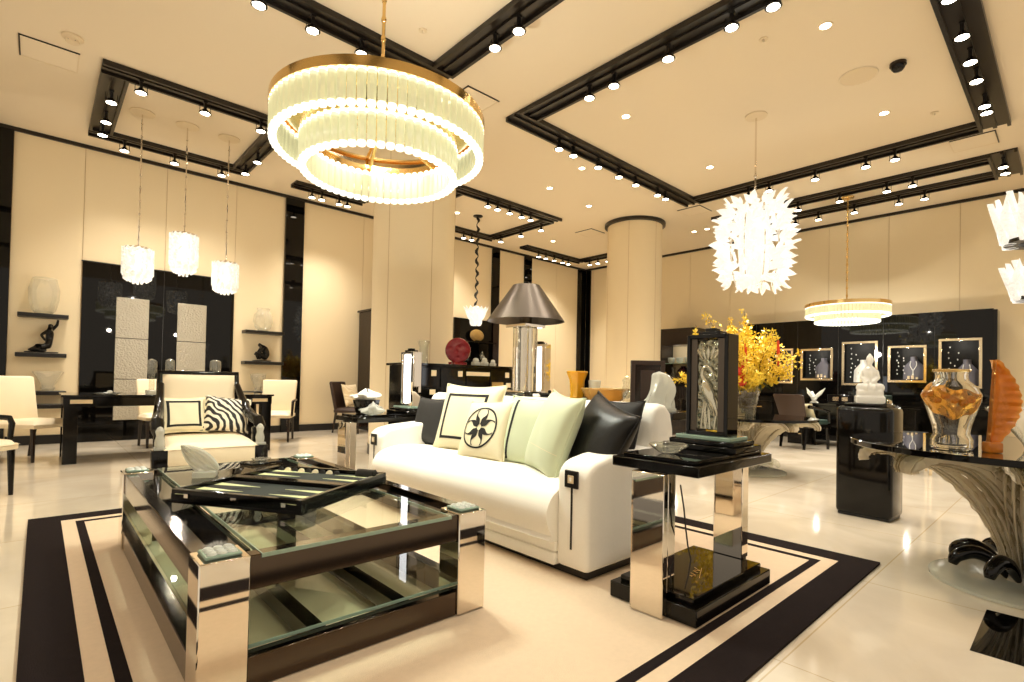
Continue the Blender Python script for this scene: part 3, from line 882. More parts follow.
def square_border(ff, a, w, name, mat, par):
    mb = MB()
    for u0, u1, v0, v1 in ((a, 1-a, a, a+w), (a, 1-a, 1-a-w, 1-a), (a, a+w, a+w, 1-a-w), (1-a-w, 1-a, a+w, 1-a-w)):
        nu = max(2, int((u1-u0)*40)+2); nv = max(2, int((v1-v0)*40)+2)
        mb.grid(lambda u, v: ff(u0+(u1-u0)*u, v0+(v1-v0)*v, .003), nu, nv)
        mb.grid(lambda u, v: ff(u0+(u1-u0)*u, v0+(v1-v0)*v, .0005), nu, nv)
    return mb.build(name, mat, par, fix=False)
FX = -PI/2   # faces -x
SZ = RZ + .475
cushion('sofa_cushion', 'dark charcoal cushion at the far left end of the sofa', (2.53, 3.87, SZ-.03), FX+.1, R(-14), .44, .44, .14, M['charcoal'], 'sofa cushions')
tt, ff = cushion('sofa_cushion', 'large cream cushion with a black square border line', (2.46, 3.27, SZ-.02), FX+.15, R(-17), .66, .57, .16, M['ivory'], 'sofa cushions')
square_border(ff, .16, .04, 'border_stripe', M['blk'], tt)
tt, ff = cushion('sofa_cushion', 'cream cushion with a black compass star in a ring', (2.31, 2.86, SZ-.02), FX+.06, R(-22), .50, .47, .15, M['ivory'], 'sofa cushions', roll=R(-4))
mb = MB()
def onface(x, z, l=.003): return ff(.5 + x, .5 + z, l)
def arcband(r0, r1, n=48):
    mb.grid(lambda u, v: onface((r0+(r1-r0)*v)*math.cos(2*PI*u), (r0+(r1-r0)*v)*math.sin(2*PI*u)), n, 2, cu=True)
arcband(.315, .345)
for k in range(4):
    a0 = PI/2*k
    # slim cardinal points as pairs of black edges, and broad dark diagonal blades
    for s in (-1, 1):
        def blade(u, v, a0=a0, s=s):
            r_ = .045 + .26*v
            ai = 0 if v < .45 else 26*(v-.45)/.55
            ao = 38 - 6*v - (14*math.sin(PI*(v-.35)/.65) if v > .35 else 0)
            ao = max(ao, ai+1.5)
            an = a0 + PI/4 + s*R(ai + (ao-ai)*u)
            return onface(r_*math.cos(an), r_*math.sin(an))
        mb.grid(blade, 6, 14)
mb.build('compass_motif', M['blk'], tt, fix=False)
tt, ff = cushion('sofa_cushion', 'pale green cushion with a narrow black vertical band', (2.40, 2.49, SZ-.02), FX+.1, R(-18), .48, .50, .17, M['green'], 'sofa cushions')
stripe(ff, .2, .245, .06, .94, 'band', M['blk'], tt)
tt, ff = cushion('sofa_cushion', 'plain pale green silk cushion standing beside the black leather cushion', (2.31, 2.27, SZ-.02), FX-.4, R(-20), .46, .54, .18, M['green'], 'sofa cushions', roll=R(5))
stripe(ff, .02, .98, .30, .306, 'stitch_seam', M['ivory'], tt, .001)
cushion('sofa_cushion', 'puffy black leather cushion leaning against the right sofa arm', (2.42, 2.02, SZ-.01), FX-.45, R(-22), .54, .50, .2, M['bleather'], 'sofa cushions', roll=R(14))
cushion('sofa_cushion', 'dark cushion mostly hidden behind the black leather cushion', (2.56, 1.93, SZ+.05), FX-.2, R(-14), .42, .42, .12, M['charcoal'], 'sofa cushions')

# ------------------------------------------------------------------ armchair
t = thing('armchair', 'cream armchair with black frame facing the coffee table', 'armchair', (1.19, 5.62, RZ-.015), R(-3))
for s in (-1, 1):
    xx = s*.395
    MB().rbox(xx-.06, xx+.06, -.42, -.30, 0, .40, .006, 2).build('front_leg', M['black'], t)
    MB().rbox(xx*.86-.04, xx*.86+.04, .34, .43, 0, .45, .006, 2).build('rear_leg', M['black'], t)
    cr = MB().rbox(xx-.045, xx+.045, -.405, -.315, .40, .425, .006, 2).lathe([(.035, .425), (.04, .47), (.028, .52), (.036, .56), (.02, .59), (.004, .6)], xx, -.36, 16)
    cr.build('crystal_ornament', M['frost'], t)
    # scrolled arm: sweeps from the back post down to a rolled hand
    pts = [(xx*.84, .36, .95), (xx*.88, .24, .84), (xx*.94, .06, .70), (xx, -.12, .635), (xx*1.03, -.24, .62), (xx*1.04, -.29, .57), (xx*1.04, -.25, .52)]
    MB().tube(pts, [.028, .034, .042, .05, .056, .05, .03], 10).build('arm_rail', M['black'], t)
    MB().rbox(xx*.98-.035, xx*.98+.035, -.28, -.20, .38, .56, .01, 2).build('arm_post', M['black'], t)
MB().rbox(-.36, .36, -.40, .40, .20, .30, .006, 1).build('seat_frame', M['black'], t)
se = MB()
se.grid(lambda u, v: (-.37+.74*u, -.43+.80*v, .40 + .06*(max(0, (1-(2*u-1)**6)*(1-(2*v-1)**6)))**.5 + .02*v), 17, 17)
se.rbox(-.36, .36, -.42, .38, .255, .42, .02, 2)
se.build('seat', M['cream'], t)
bkp = MB()
TB = R(-9)
s0 = 0
bkp.box(-.36, -.315, -.03, .03, 0, .66).box(.315, .36, -.03, .03, 0, .66).box(-.36, .36, -.03, .03, .63, .67).box(-.36, .36, -.03, .03, 0, .05)
Mb = Matrix.Translation((0, .345, .42)) @ Matrix.Rotation(TB, 4, 'X')
bkp.xf(Mb).build('back_frame', M['black'], t, bevel=.006)
pd = MB().grid(lambda u, v: (-.315+.63*u, -.035-.035*(max(0, (1-(2*u-1)**8)*(1-(2*v-1)**8)))**.5, .05+.58*v), 15, 15).box(-.315, .315, -.035, .03, .05, .63)
pd.xf(Mb).build('back_pad', M['cream'], t)
Ma = Matrix.Translation((1.19, 5.62, 0)) @ Matrix.Rotation(R(-3), 4, 'Z')
p = Ma @ Vector((-.16, .12, .49))
tt, ff = cushion('armchair_cushion', 'cream cushion with thick black square border on the armchair', p[:], R(-7)+.12, R(-20), .40, .36, .13, M['ivory'], 'armchair cushions')
square_border(ff, .13, .06, 'border_stripe', M['blk'], tt)
p = Ma @ Vector((.17, .08, .49))
cushion('armchair_cushion', 'black and cream zebra patterned cushion on the armchair', p[:], R(-7)-.15, R(-24), .42, .37, .14, M['zebra'], 'armchair cushions', roll=R(6))

# ------------------------------------------------------------------ dining style chairs
def chair(lab, x, y, rz, seatm, legm, arms=False, w=.5, hb=.95, grp=None):
    t = thing('side_chair', lab, 'chair', (x, y, 0), rz, grp)
    hw = w/2
    for sx in (-1, 1):
        MB().tube([(sx*(hw-.03), -hw+.04, .42), (sx*(hw-.03), -hw+.03, 0)], [.028, .016], 8).build('leg', legm, t)
        MB().tube([(sx*(hw-.04), hw-.04, .42), (sx*(hw-.04), hw+.03, 0)], [.028, .016], 8).build('leg', legm, t)
    s = MB().rbox(-hw, hw, -hw, hw, .385, .44, .012, 2)
    s.grid(lambda u, v: (-hw+w*u, -hw-.01+w*v, .43 + .055*(max(0, (1-(2*u-1)**6)*(1-(2*v-1)**6)))**.5), 15, 15)
    s.build('seat', seatm, t)
    b = MB().rbox(-hw, hw, -.035, .035, 0, hb-.42, .03, 3)
    for i in range(len(b.v)):
        p = b.v[i]; k = p[2]/(hb-.42)
        b.v[i] = (p[0]*(.94+.1*k), p[1] + .05*(1-(p[0]/hw)**2) + .04*k, p[2])
    b.xf(Matrix.Translation((0, hw-.04, .42)) @ Matrix.Rotation(R(-7), 4, 'X'))
    b.build('backrest', seatm, t)
    if arms:
        for sx in (-1, 1):
            MB().tube([(sx*(hw+.01), hw-.02, .66), (sx*(hw+.02), 0, .66), (sx*(hw+.02), -hw+.1, .645), (sx*(hw+.02), -hw+.08, .60), (sx*(hw+.01), -hw+.09, .41)], [.018, .02, .024, .022, .018], 8).build('arm_rest', legm, t)
    return t
chair('cream upholstered chair at the left end of the black desk', -.02, 8.42, R(44), M['cream'], M['dwood'], False, .52, 1.0, 'cream chairs at the desk')
chair('cream chair with black arms cut by the left photo edge', -.5, 6.05, R(52), M['cream'], M['black'], True, .56, .9, 'cream chairs at the desk')
chair('low cream chair behind the desk, half hidden by the armchair', 1.3, 9.0, R(8), M['cream'], M['dwood'], False, .42, .98, 'cream chairs at the desk')
chair('cream upholstered chair with dark arms at the right end of the desk', 2.86, 8.8, R(-28), M['cream'], M['dwood'], True, .52, 1.0, 'cream chairs at the desk')
chair('dark framed chair with brown leather seat by the cream wall', 4.48, 9.42, R(38), M['brown'], M['dwood'], False, .52, .98)
cushion('chair_cushion', 'cream damask cushion leaning on the brown leather chair', (4.50, 9.44, .50), R(30), R(-16), .46, .44, .13, M['damask'])

# ------------------------------------------------------------------ desk with objects
t = thing('desk', 'long black lacquer desk under the pendants', 'desk', (1.33, 8.16, 0))
for sx in (-1, 1):
    for sy in (-1, 1):
        MB().rbox(sx*1.05-.065, sx*1.05+.065, sy*.38-.065, sy*.38+.065, 0, .66, .005, 1).build('leg', M['black'], t)
MB().rbox(-1.12, 1.12, -.45, .45, .655, .765, .006, 1).build('apron', M['black'], t)
MB().rbox(-1.14, 1.14, -.48, .48, .765, .79, .005, 1).build('desk_top', M['bglass'], t)
for sx in (-1, 1): MB().rbox(sx*.96-.1, sx*.96+.1, -.456, -.449, .69, .735, .002, 1).build('inlay_plate', M['plate'], t)
def bottle(x, y, z, lab, h=.3, w=.055):
    t = thing('crystal_bottle', lab, 'bottle', (x, y, z), .2, 'crystal bottles on the desk')
    MB().rbox(-w, w, -w, w, 0, .05, .008, 1).build('base', M['frost'], t)
    MB().lathe([(w*.55, .05), (w*.6, h*.55), (w*.95, h*.62), (w*.95, h*.7)], n=12).build('body', M['clear'], t)
    MB().lathe([(w*.9, h*.7), (w, h*.8), (w*.9, h*.95), (w*.3, h)], n=12).build('stopper', M['clear'], t)
bottle(1.07, 8.0, .791, 'clear crystal bottle on the desk, leftmost of three behind the armchair', .45)
bottle(1.27, 8.05, .791, 'clear crystal bottle on the desk, middle of three behind the armchair', .46)
bottle(1.8, 8.05, .791, 'squat crystal bottle on the desk, rightmost of three behind the armchair', .47, .07)
t = thing('desk_tray', 'low crystal dish lying on the left part of the desk', 'dish', (.62, 7.9, .79))
MB().lathe([(.09, 0), (.12, .008), (.15, .022), (.14, .022), (.1, .012), (.004, .01)], n=24).build('dish', M['clear'], t)
MB().ball(.02, 0, .03, .03, .03, .02, 10).build('knob', M['frost'], t)
# ------------------------------------------------------------------ left wall : mirror, crystal panels, shelves, figures
t = thing('wall_mirror', 'tall black mirror wall panel behind the desk', 'mirror', (1.48, YW, 0))
MB().box(-1.035, -.01, -.03, -.001, 0, 2.72).build('pane', M['bglass'], t, smooth=False)
MB().box(.0, 1.035, -.03, -.001, 0, 2.72).build('pane', M['bglass'], t, smooth=False)
MB().box(-.01, 0, -.026, -.001, 0, 2.72).build('joint', M['blackm'], t, smooth=False)
MB().box(-1.05, 1.05, -.036, -.001, 2.72, 2.735).build('top_edge', M['blackm'], t, smooth=False)
def cpanel(x, w, lab):
    t = thing('etched_wall_panel', lab, 'wall panel', (x, YW-.033, .32), 0, 'etched crystal panels')
    for k in range(3):
        z0 = k*.64
        MB().rbox(-w/2, w/2, -.02, -.002, z0, z0+.63, .004, 1).build('etched_tile', M['etch'], t)
cpanel(1.07, .42, 'tall pale etched crystal panel on the black mirror, left one')
cpanel(1.88, .42, 'tall pale etched crystal panel on the black mirror, right one')
def shelf(x0, x1, z, lab):
    t = thing('wall_shelf', lab, 'shelf', ((x0+x1)/2, YW, z), 0, 'black floating shelves')
    w = (x1-x0)/2
    MB().rbox(-w, w, -.25, -.001, -.055, 0, .004, 1).build('board', M['blackm'], t)
    MB().box(-w+.02, w-.02, -.06, -.03, -.0, .006).build('glass_lip', M['frost'], t, smooth=False)
shelf(-.24, .3, 1.87, 'upper black floating shelf left of the mirror, under a tall clear vase')
shelf(-.25, .29, 1.31, 'middle black floating shelf left of the mirror, under a kneeling figure')
shelf(-.22, .3, .77, 'lower black floating shelf left of the mirror, holding a glass bowl')
shelf(-.22, .3, .58, 'lowest black floating shelf left of the mirror, half hidden by the chair')
shelf(2.66, 3.32, 1.86, 'upper black floating shelf right of the mirror')
shelf(2.66, 3.32, 1.31, 'middle black floating shelf right of the mirror, under a crouching figure')
shelf(2.66, 3.32, .77, 'lowest black floating shelf right of the mirror, behind the desk end')
def vase(name, lab, cat, loc, prof, mat, n=28, inner=.008, sx=1, sy=1, flutes=0):
    t = thing(name, lab, cat, loc)
    mb = MB()
    out = [(.002, prof[0][1])] + prof
    inn = [(max(.003, r-inner), z+(.012 if i == 0 else 0)) for i, (r, z) in enumerate(prof)]
    mb.lathe(out + list(reversed(inn)) , n=n, cap=False, sx=sx, sy=sy)
    if flutes:
        for i in range(len(mb.v)):
            p = mb.v[i]; a = math.atan2(p[1], p[0]); k = 1 + .05*math.cos(flutes*a)
            mb.v[i] = (p[0]*k, p[1]*k, p[2])
    mb.build('body', mat, t)
    MB().lathe([(prof[-1][0]-inner, prof[-1][1]-.004), (prof[-1][0]-inner/2, prof[-1][1]+.004), (prof[-1][0]+.002, prof[-1][1]-.004)], n=n, cap=False, sx=sx, sy=sy).build('rim', mat, t)
    return t
YS = YW-.13
vase('glass_vase', 'tall clear glass vase on the upper left shelf', 'vase', (.03, YS, 1.877), [(.09,0),(.13,.05),(.16,.2),(.165,.34),(.14,.45),(.13,.5)], M['shelfg'], flutes=10)
vase('glass_bowl', 'flared clear glass bowl on the lower left shelf', 'bowl', (.1, YS, .777), [(.06,0),(.08,.03),(.07,.07),(.11,.16),(.17,.27)], M['shelfg'], flutes=8)
vase('glass_vase', 'round clear glass vase on the upper right shelf', 'vase', (2.98, YS, 1.867), [(.08,0),(.13,.06),(.16,.16),(.15,.28),(.1,.36),(.11,.4)], M['shelfg'], flutes=9)
vase('glass_vase', 'clear footed glass vase on the lower right shelf', 'vase', (2.92, YS, .777), [(.07,0),(.06,.04),(.08,.12),(.12,.22),(.13,.3)], M['shelfg'], flutes=9)
def skinfig(name, par, mat, verts, edges, radii, root=0):
    me = bpy.data.meshes.new(name); me.from_pydata(verts, edges, [])
    me.materials.append(mat)
    o = bpy.data.objects.new(name, me); COL.objects.link(o); o.parent = par
    sk = o.modifiers.new('skin', 'SKIN')
    for i, r in enumerate(radii):
        rr = r if isinstance(r, tuple) else (r, r)
        me.skin_vertices[0].data[i].radius = rr
        me.skin_vertices[0].data[i].use_root = (i == root)
    sb = o.modifiers.new('sub', 'SUBSURF'); sb.levels = 2; sb.render_levels = 2
    for p in me.polygons: p.use_smooth = True
    sk.use_smooth_shade = True
    return o
# kneeling figure stretching one arm up (left)
t = thing('bronze_figure', 'black kneeling nude figurine with raised arm on the left middle shelf', 'figurine', (.03, YS, 1.317))
MB().rbox(-.19, .17, -.06, .06, 0, .015, .004, 1).build('plinth', M['black'], t)
V = [(.06,0,.12),(.07,0,.2),(.075,0,.28),(.07,0,.335),(.075,0,.37),(.085,0,.42),
     (.06,.04,.1),(-.1,.05,.06),(.05,.055,.035),(.06,-.04,.1),(-.12,-.05,.05),(-.16,-.05,.03),(.03,-.05,.03),
     (.09,.05,.33),(.15,.05,.41),(.16,.04,.49),(.06,-.055,.32),(-.02,-.07,.25),(.03,-.06,.17)]
E_ = [(0,1),(1,2),(2,3),(3,4),(4,5),(0,6),(6,7),(7,8),(0,9),(9,10),(10,12),(10,11),(3,13),(13,14),(14,15),(3,16),(16,17),(17,18)]
skinfig('body', t, M['black'], V, E_, [.055,.045,.055,.045,.022,.042,.045,.035,.02,.045,.034,.018,.02,.026,.02,.014,.026,.02,.014])
# crouching figure (right)
t = thing('bronze_figure', 'black crouching nude figurine on the right middle shelf', 'figurine', (2.95, YS, 1.317))
MB().rbox(-.12, .16, -.07, .07, 0, .015, .004, 1).build('plinth', M['black'], t)
V = [(.1,0,.08),(.1,0,.16),(.06,0,.23),(.02,0,.27),(-.01,0,.285),(-.045,0,.31),
     (.08,.05,.07),(-.07,.05,.16),(-.02,.05,.03),(.08,-.05,.07),(-.07,-.05,.15),(-.02,-.05,.03),(.02,.07,.23),(-.04,.08,.14),(-.1,.02,.12),(.02,-.07,.23),(-.04,-.08,.14),(-.1,-.02,.12)]
E_ = [(0,1),(1,2),(2,3),(3,4),(4,5),(0,6),(6,7),(7,8),(0,9),(9,10),(10,11),(3,12),(12,13),(13,14),(3,15),(15,16),(16,17)]
skinfig('body', t, M['black'], V, E_, [.07,.065,.06,.045,.025,.042,.05,.034,.022,.05,.034,.022,.027,.02,.014,.027,.02,.014])

# ------------------------------------------------------------------ tall dark cabinet beside the column
t = thing('tall_cabinet', 'tall narrow dark cabinet between the brown chair and the near column', 'cabinet', (5.32, 9.72, 0))
MB().rbox(-.45, .45, -.33, .33, .06, 2.4, .006, 1).build('body', M['dwood'], t)
MB().box(-.43, .43, -.31, .31, 0, .06).build('plinth', M['blackm'], t, smooth=False)
MB().rbox(-.48, .48, -.36, .36, 2.4, 2.44, .005, 1).build('cornice', M['dwood'], t)
for s in (-1, 1):
    d = MB().rbox(min(s*.01, s*.44), max(s*.01, s*.44), -.352, -.33, .09, 2.37, .004, 1).build('door', M['black'], t)
    MB().ball(s*.05, -.37, 1.15, .018, .018, .018, 8).ball(s*.05, -.37, 1.5, .014, .014, .03, 8).build('handle', M['chrome'], d)

# ------------------------------------------------------------------ black wall panel behind, with gold oval
t = thing('wall_panel', 'black glossy wall panel behind the red crystal disc', 'wall panel', (8.0, YW, 1.25))
MB().box(-.7, .5, -.05, -.001, 0, 1.3).build('pane', M['bglass'], t, smooth=False)
MB().box(.5, .7, -.07, -.001, -.1, 1.3).build('side_post', M['dwood'], t, smooth=False)
MB().box(-.7, .5, -.2, -.05, .28, .31).box(-.7, .5, -.2, -.05, .72, .75).build('ledge', M['black'], t, smooth=False)
t = thing('gold_bowl', 'oval golden glass dish standing on the black wall panel ledge', 'dish', (7.92, YW-.14, 2.001), 0)
MB().ball(0, 0, .15, .22, .03, .15, 20).ball(0, -.02, .15, .17, .03, .11, 20).build('dish', M['amberl'], t)
MB().box(-.06, .06, -.03, .03, 0, .03).build('stand', M['black'], t)
vase('glass_bottle', 'small clear glass bottle on the lower ledge of the black wall panel', 'bottle', (8.1, YW-.13, 1.56), [(.06,0),(.07,.05),(.06,.12),(.025,.15),(.035,.2)], M['clear'])

# ------------------------------------------------------------------ sideboard (bar chest) in the middle distance
t = thing('bar_chest', 'tall black lacquer chest with ivory inlays behind the sofa', 'chest', (3.95, 5.42, 0))
MB().rbox(-.8, .8, -.24, .24, .06, 1.21, .006, 1).build('body', M['black'], t)
MB().box(-.76, .76, -.21, .21, 0, .06).build('plinth', M['blackm'], t, smooth=False)
MB().rbox(-.83, .83, -.27, .27, 1.21, 1.24, .005, 1).build('top', M['bglass'], t)
for i in range(4):
    x0 = -.78 + i*.39
    dr = MB().rbox(x0+.01, x0+.38, -.255, -.238, .96, 1.19, .004, 1).build('drawer', M['black'], t)
    if i in (1, 3, 0): MB().rbox(x0+.26, x0+.33, -.262, -.254, 1.09, 1.16, .002, 1).build('inlay_square', M['plate'], dr)
    if i == 2: MB().rbox(x0+.0, x0+.38, -.262, -.254, 1.105, 1.155, .002, 1).build('inlay_plate', M['plate'], dr)
    MB().rbox(x0+.01, x0+.38, -.255, -.238, .1, .94, .004, 1).build('door', M['black'], t)
for x_, z_ in ((-.2, .9), (-.5, .9), (.71, .9), (.71, .99)):
    MB().rbox(x_-.04, x_+.04, -.263, -.254, z_-.03, z_+.03, .002, 1).build('inlay_square', M['plate'], t)
MB().rbox(.42, .62, -.263, -.254, .97, 1.03, .002, 1).build('amber_inlay', M['amberl'], t)
CZ = 1.241
t = thing('crystal_disc', 'round red crystal disc vase on the black chest', 'vase', (4.0, 5.42, CZ))
MB().lathe([(.16, -.03), (.15, -.04), (.06, -.045), (.003, -.04), ], n=40).lathe([(.003, .04), (.06, .045), (.15, .04), (.16, .03), (.165, 0), (.16, -.03)], n=40).xf(Matrix.Rotation(R(-36), 4, 'Z') @ Matrix.Translation((0, 0, .19)) @ Matrix.Rotation(PI/2, 4, 'X')).build('disc', M['red'], t)
MB().rbox(-.1, .1, -.07, .07, 0, .04, .006, 1).build('foot', M['red'], t)
vase('glass_vase', 'tall pale clear vase on the left of the black chest', 'vase', (3.5, 5.45, CZ), [(.06,0),(.055,.06),(.055,.2),(.075,.28)], M['clear'], flutes=8)
for i, (x_, h_, l_) in enumerate(((4.3, .1, 'crumpled white crystal block beside the red disc, left one'), (4.45, .11, 'white crystal block beside the red disc, middle one'), (4.6, .09, 'white crystal block at the right end of the chest'))):
    t = thing('crystal_block', l_, 'ornament', (x_, 5.42, CZ), .3*i, 'white crystal blocks')
    MB().rbox(-.055, .055, -.04, .04, 0, h_*.6, .02, 2).build('base', M['frost'], t)
    MB().ball(0, 0, h_*.7, .05, .035, h_*.4, 8).build('crest', M['frost'], t)
# ------------------------------------------------------------------ side tables
def side_table(lab, x, y, sig=False):
    t = thing('side_table', lab, 'side table', (x, y, RZ), 0, 'black side tables')
    MB().rbox(-.39, .39, -.225, .225, 0, .075, .004, 1).build('base_slab', M['black'], t)
    bu = MB().rbox(-.355, .355, -.19, .19, .075, .105, .004, 1).build('base_step', M['bglass'], t)
    if sig:
        s = MB()
        s.tube([(-.12+.012*i, -.06+.018*math.sin(i*1.9)+.004*i, .1065) for i in range(12)], .0022, 5)
        s.tube([(-.11, -.09, .1065), (.03, -.03, .1065)], .002, 5)
        s.build('gold_signature', M['gold'], bu)
    MB().rbox(-.39, .39, -.225, .225, .635, .682, .004, 1).build('table_top', M['black'], t)
    MB().rbox(-.35, .35, -.19, .19, .682, .70, .004, 1).build('top_step', M['bglass'], t)
    MB().rbox(-.43, -.392, -.085, .085, 0.0, .634, .003, 1).rbox(-.392, -.33, -.085, .085, .106, .634, .003, 1).build('leg', M['chrome'], t)
    MB().rbox(.33, .405, -.10, .06, .106, .634, .003, 1).build('leg', M['chrome'], t)
    MB().rbox(.405, .425, -.085, .045, .0, .634, .003, 1).build('leg_back_plate', M['black'], t)
    return t
side_table('black side table with two mirrored legs in front of the right sofa arm', 2.47, 1.31, True)
side_table('black side table with mirrored legs beyond the left sofa arm', 2.47, 4.5)
ST = RZ + .7008
# electric cord of the crystal lamp
cpts = [(2.135, 1.2, .60), (2.15, 1.19, .5), (2.17, 1.19, .4), (2.21, 1.2, .31), (2.22, 1.19, .25), (2.18, 1.18, .19), (2.17, 1.19, .13)]
tag(MB().tube(cpts, .004, 6).build('lamp_cord', M['blackm']), 'thin black cord hanging beside the mirrored side table leg', 'cord')

def crystal_lamp(lab, x, y, z, lit, rz=0, carved=True):
    t = thing('crystal_lamp', lab, 'lamp', (x, y, z), rz, 'rectangular crystal lamps')
    MB().rbox(-.20, .20, -.15, .15, 0, .028, .004, 1).rbox(-.175, .175, -.125, .125, .028, .05, .004, 1).build('base', M['bglass'], t)
    MB().rbox(-.15, .15, -.10, .10, .05, .07, .003, 1).build('base_step', M['gedge'], t)
    w, d, z0, z1 = .103, (.048 if lit else .06), .07, .60
    fr = MB()
    for s in (-1, 1):
        fr.rbox(s*w-.011, s*w+.011, -d, d, z0, z1, .003, 1)
    fr.rbox(-w, w, -d, d, z0, z0+.022, .003, 1).rbox(-w, w, -d, d, z1-.022, z1, .003, 1)
    fr.build('outer_frame', M['chrome'] if lit else M['bglass'], t)
    pf = MB()
    for s in (-1, 1): pf.rbox(s*.074-.018, s*.074+.018, -d+.008, d-.008, z0+.022, z1-.022, .002, 1)
    pf.build('mirror_strip', M['chrome'] if lit else M['steel'], t)
    if lit:
        MB().rbox(-.056, .056, -d+.001, d-.01, z0+.03, z1-.03, .003, 1).build('lit_panel', M['glow2'], t)
    else:
        MB().rbox(-.057, .057, -d+.016, d-.016, z0+.03, z1-.03, .003, 1).build('etched_panel', M['silver'], t)
        # raised heron between reeds
        h = MB()
        yb = -d+.014
        for s in (-1, 1):
            yb2 = s*(d-.016)
            h.tube([(.034,yb2,.165),(.026,yb2,.22),(.008,yb2,.285),(-.012,yb2,.335),(-.016,yb2,.36)], [.003,.02,.033,.026,.014], 10)
            h.tube([(-.016,yb2,.355),(-.034,yb2,.385),(-.03,yb2,.42),(-.006,yb2,.435),(.012,yb2,.42),(.028,yb2,.39),(.034,yb2,.365)], [.014,.011,.010,.011,.012,.006,.002], 10)
            h.tube([(.0,yb2,.30),(.03,yb2,.25),(.05,yb2,.19),(.052,yb2,.16)], [.018,.018,.012,.002], 8)
            h.tube([(-.004,yb2,.26),(-.014,yb2,.2),(-.006,yb2,.15),(-.012,yb2,.105)], .0055, 6)
            h.tube([(.01,yb2,.25),(.004,yb2,.18),(.014,yb2,.106)], .0055, 6)
            for k in range(5):
                xx = -.05 + .025*k
                h.tube([(xx*.6, yb2, .47), (xx*1.1, yb2, .51), (xx*1.3, yb2, .54)], [.004,.011,.002], 6)
            for k in range(6):
                xx = -.06 + .024*k
                h.tube([(xx, yb2, .105), (xx+.012*math.sin(k*2), yb2, .2+.02*(k % 3)), (xx+.02*math.sin(k), yb2, .27)], [.006,.005,.001], 6)
        h.build('heron_relief', M['relief'], t)
    MB().rbox(-.06, .06, -.04, .04, z1, z1+.018, .003, 1).rbox(-.03, .03, -.025, .025, z1+.018, z1+.035, .003, 1).build('finial', M['black'], t)
    return t
crystal_lamp('unlit crystal lamp with etched heron panel in black frame on the near side table', 2.64, 1.31, ST, False, R(-90))
crystal_lamp('lit white crystal tower lamp on the side table past the sofa', 2.71, 4.44, ST, True, R(-90))
vase('glass_dish', 'small clear ribbed glass dish on the near corner of the side table', 'dish', (2.25, 1.33, ST), [(.03,0),(.045,.008),(.075,.03),(.09,.045)], M['clear'], flutes=14, inner=.006)
# tissue box and crumpled glass on the far side table
t = thing('black_bowl', 'black square bowl on the side table past the sofa', 'bowl', (2.30, 4.55, ST), .3)
MB().prism([(-.06, 0), (.06, 0), (.10, .13), (-.10, .13)], -.08, .08, 'y').build('body', M['black'], t, bevel=.006)
def crumple(name, lab, cat, loc, r, h, mat, seed):
    rnd = random.Random(seed)
    ph = [rnd.uniform(0, 6) for _ in range(8)]
    def fn(u, v):
        a = 2*PI*u; rr = r*math.sin(PI*(.05+.9*v)**.8)*(1 + .25*math.sin(3*a+ph[0]+4*v) + .15*math.sin(5*a+ph[1]-6*v) + .1*math.sin(9*a+ph[2]))
        return (rr*math.cos(a), rr*math.sin(a), h*max(0, v*(1 + .25*math.sin(2*a+ph[3])*v) ))
    o = MB().grid(fn, 28, 14, cu=True).build(name, mat)
    o.location = loc
    return tag(o, lab, cat)
crumple('tissue', 'crumpled white tissue filling the black square bowl', 'tissue', (2.30, 4.55, ST+.125), .12, .09, M['white'], 2)
crumple('glass_ornament', 'crumpled frosted glass ornament in front of the black square bowl', 'ornament', (2.27, 4.36, ST), .1, .1, M['frost'], 5)

# ------------------------------------------------------------------ console behind the sofa
t = thing('console_table', 'narrow dark console table behind the sofa back', 'console table', (3.2, 2.9, RZ))
MB().rbox(-.19, .19, -1.15, 1.15, .80, .85, .004, 1).build('top', M['black'], t)
MB().rbox(-.16, .16, -1.1, 1.1, .70, .80, .004, 1).build('apron', M['dwood'], t)
for sx in (-1, 1):
    for sy in (-1, 1): MB().rbox(sx*.14-.025, sx*.14+.025, sy*.7-.03, sy*.7+.03, 0, .70, .004, 1).build('leg', M['dwood'], t)
KZ = RZ + .8505
t = thing('table_lamp', 'big table lamp with dark metal cone shade on a crystal column', 'table lamp', (3.18, 3.31, KZ))
MB().rbox(-.15, .15, -.15, .15, 0, .03, .004, 1).build('base_plate', M['black'], t)
MB().rbox(-.12, .12, -.12, .12, .03, .085, .006, 1).build('base_block', M['crystal'], t)
MB().rbox(-.125, .125, -.125, .125, .085, .1, .003, 1).build('base_collar', M['chrome'], t)
for k in range(10):
    a = 2*PI*k/10
    MB().cyl(.085*math.cos(a), .085*math.sin(a), .1, .66, .024, n=10).build('crystal_rod', M['crystal'], t)
MB().cyl(0, 0, .1, .66, .05, n=18).build('core', M['chrome'], t)
MB().rbox(-.125, .125, -.125, .125, .66, .685, .003, 1).build('top_collar', M['chrome'], t)
MB().cyl(0, 0, .685, .78, .055, n=20).build('socket', M['chrome'], t)
sh = MB().lathe([(.345, .715), (.12, 1.035), (.116, 1.035), (.341, .715), (.345, .715)], n=56, cap=False)
sh.build('lamp_shade', M['steel'], t)
MB().cyl(0, 0, .78, 1.03, .012, n=8).tube([(-.117, 0, 1.03), (.117, 0, 1.03)], .004, 6).tube([(0, -.117, 1.03), (0, .117, 1.03)], .004, 6).build('harp', M['chrome'], t)
MB().ball(0, 0, .82, .05, .05, .07, 12).build('bulb', M['glow'], t)
MB().cyl(0, 0, 1.03, 1.07, .03, .02, n=14).build('finial', M['black'], t)
point((3.18, 3.31, KZ+.74), 10, (1,.85,.6), .05)
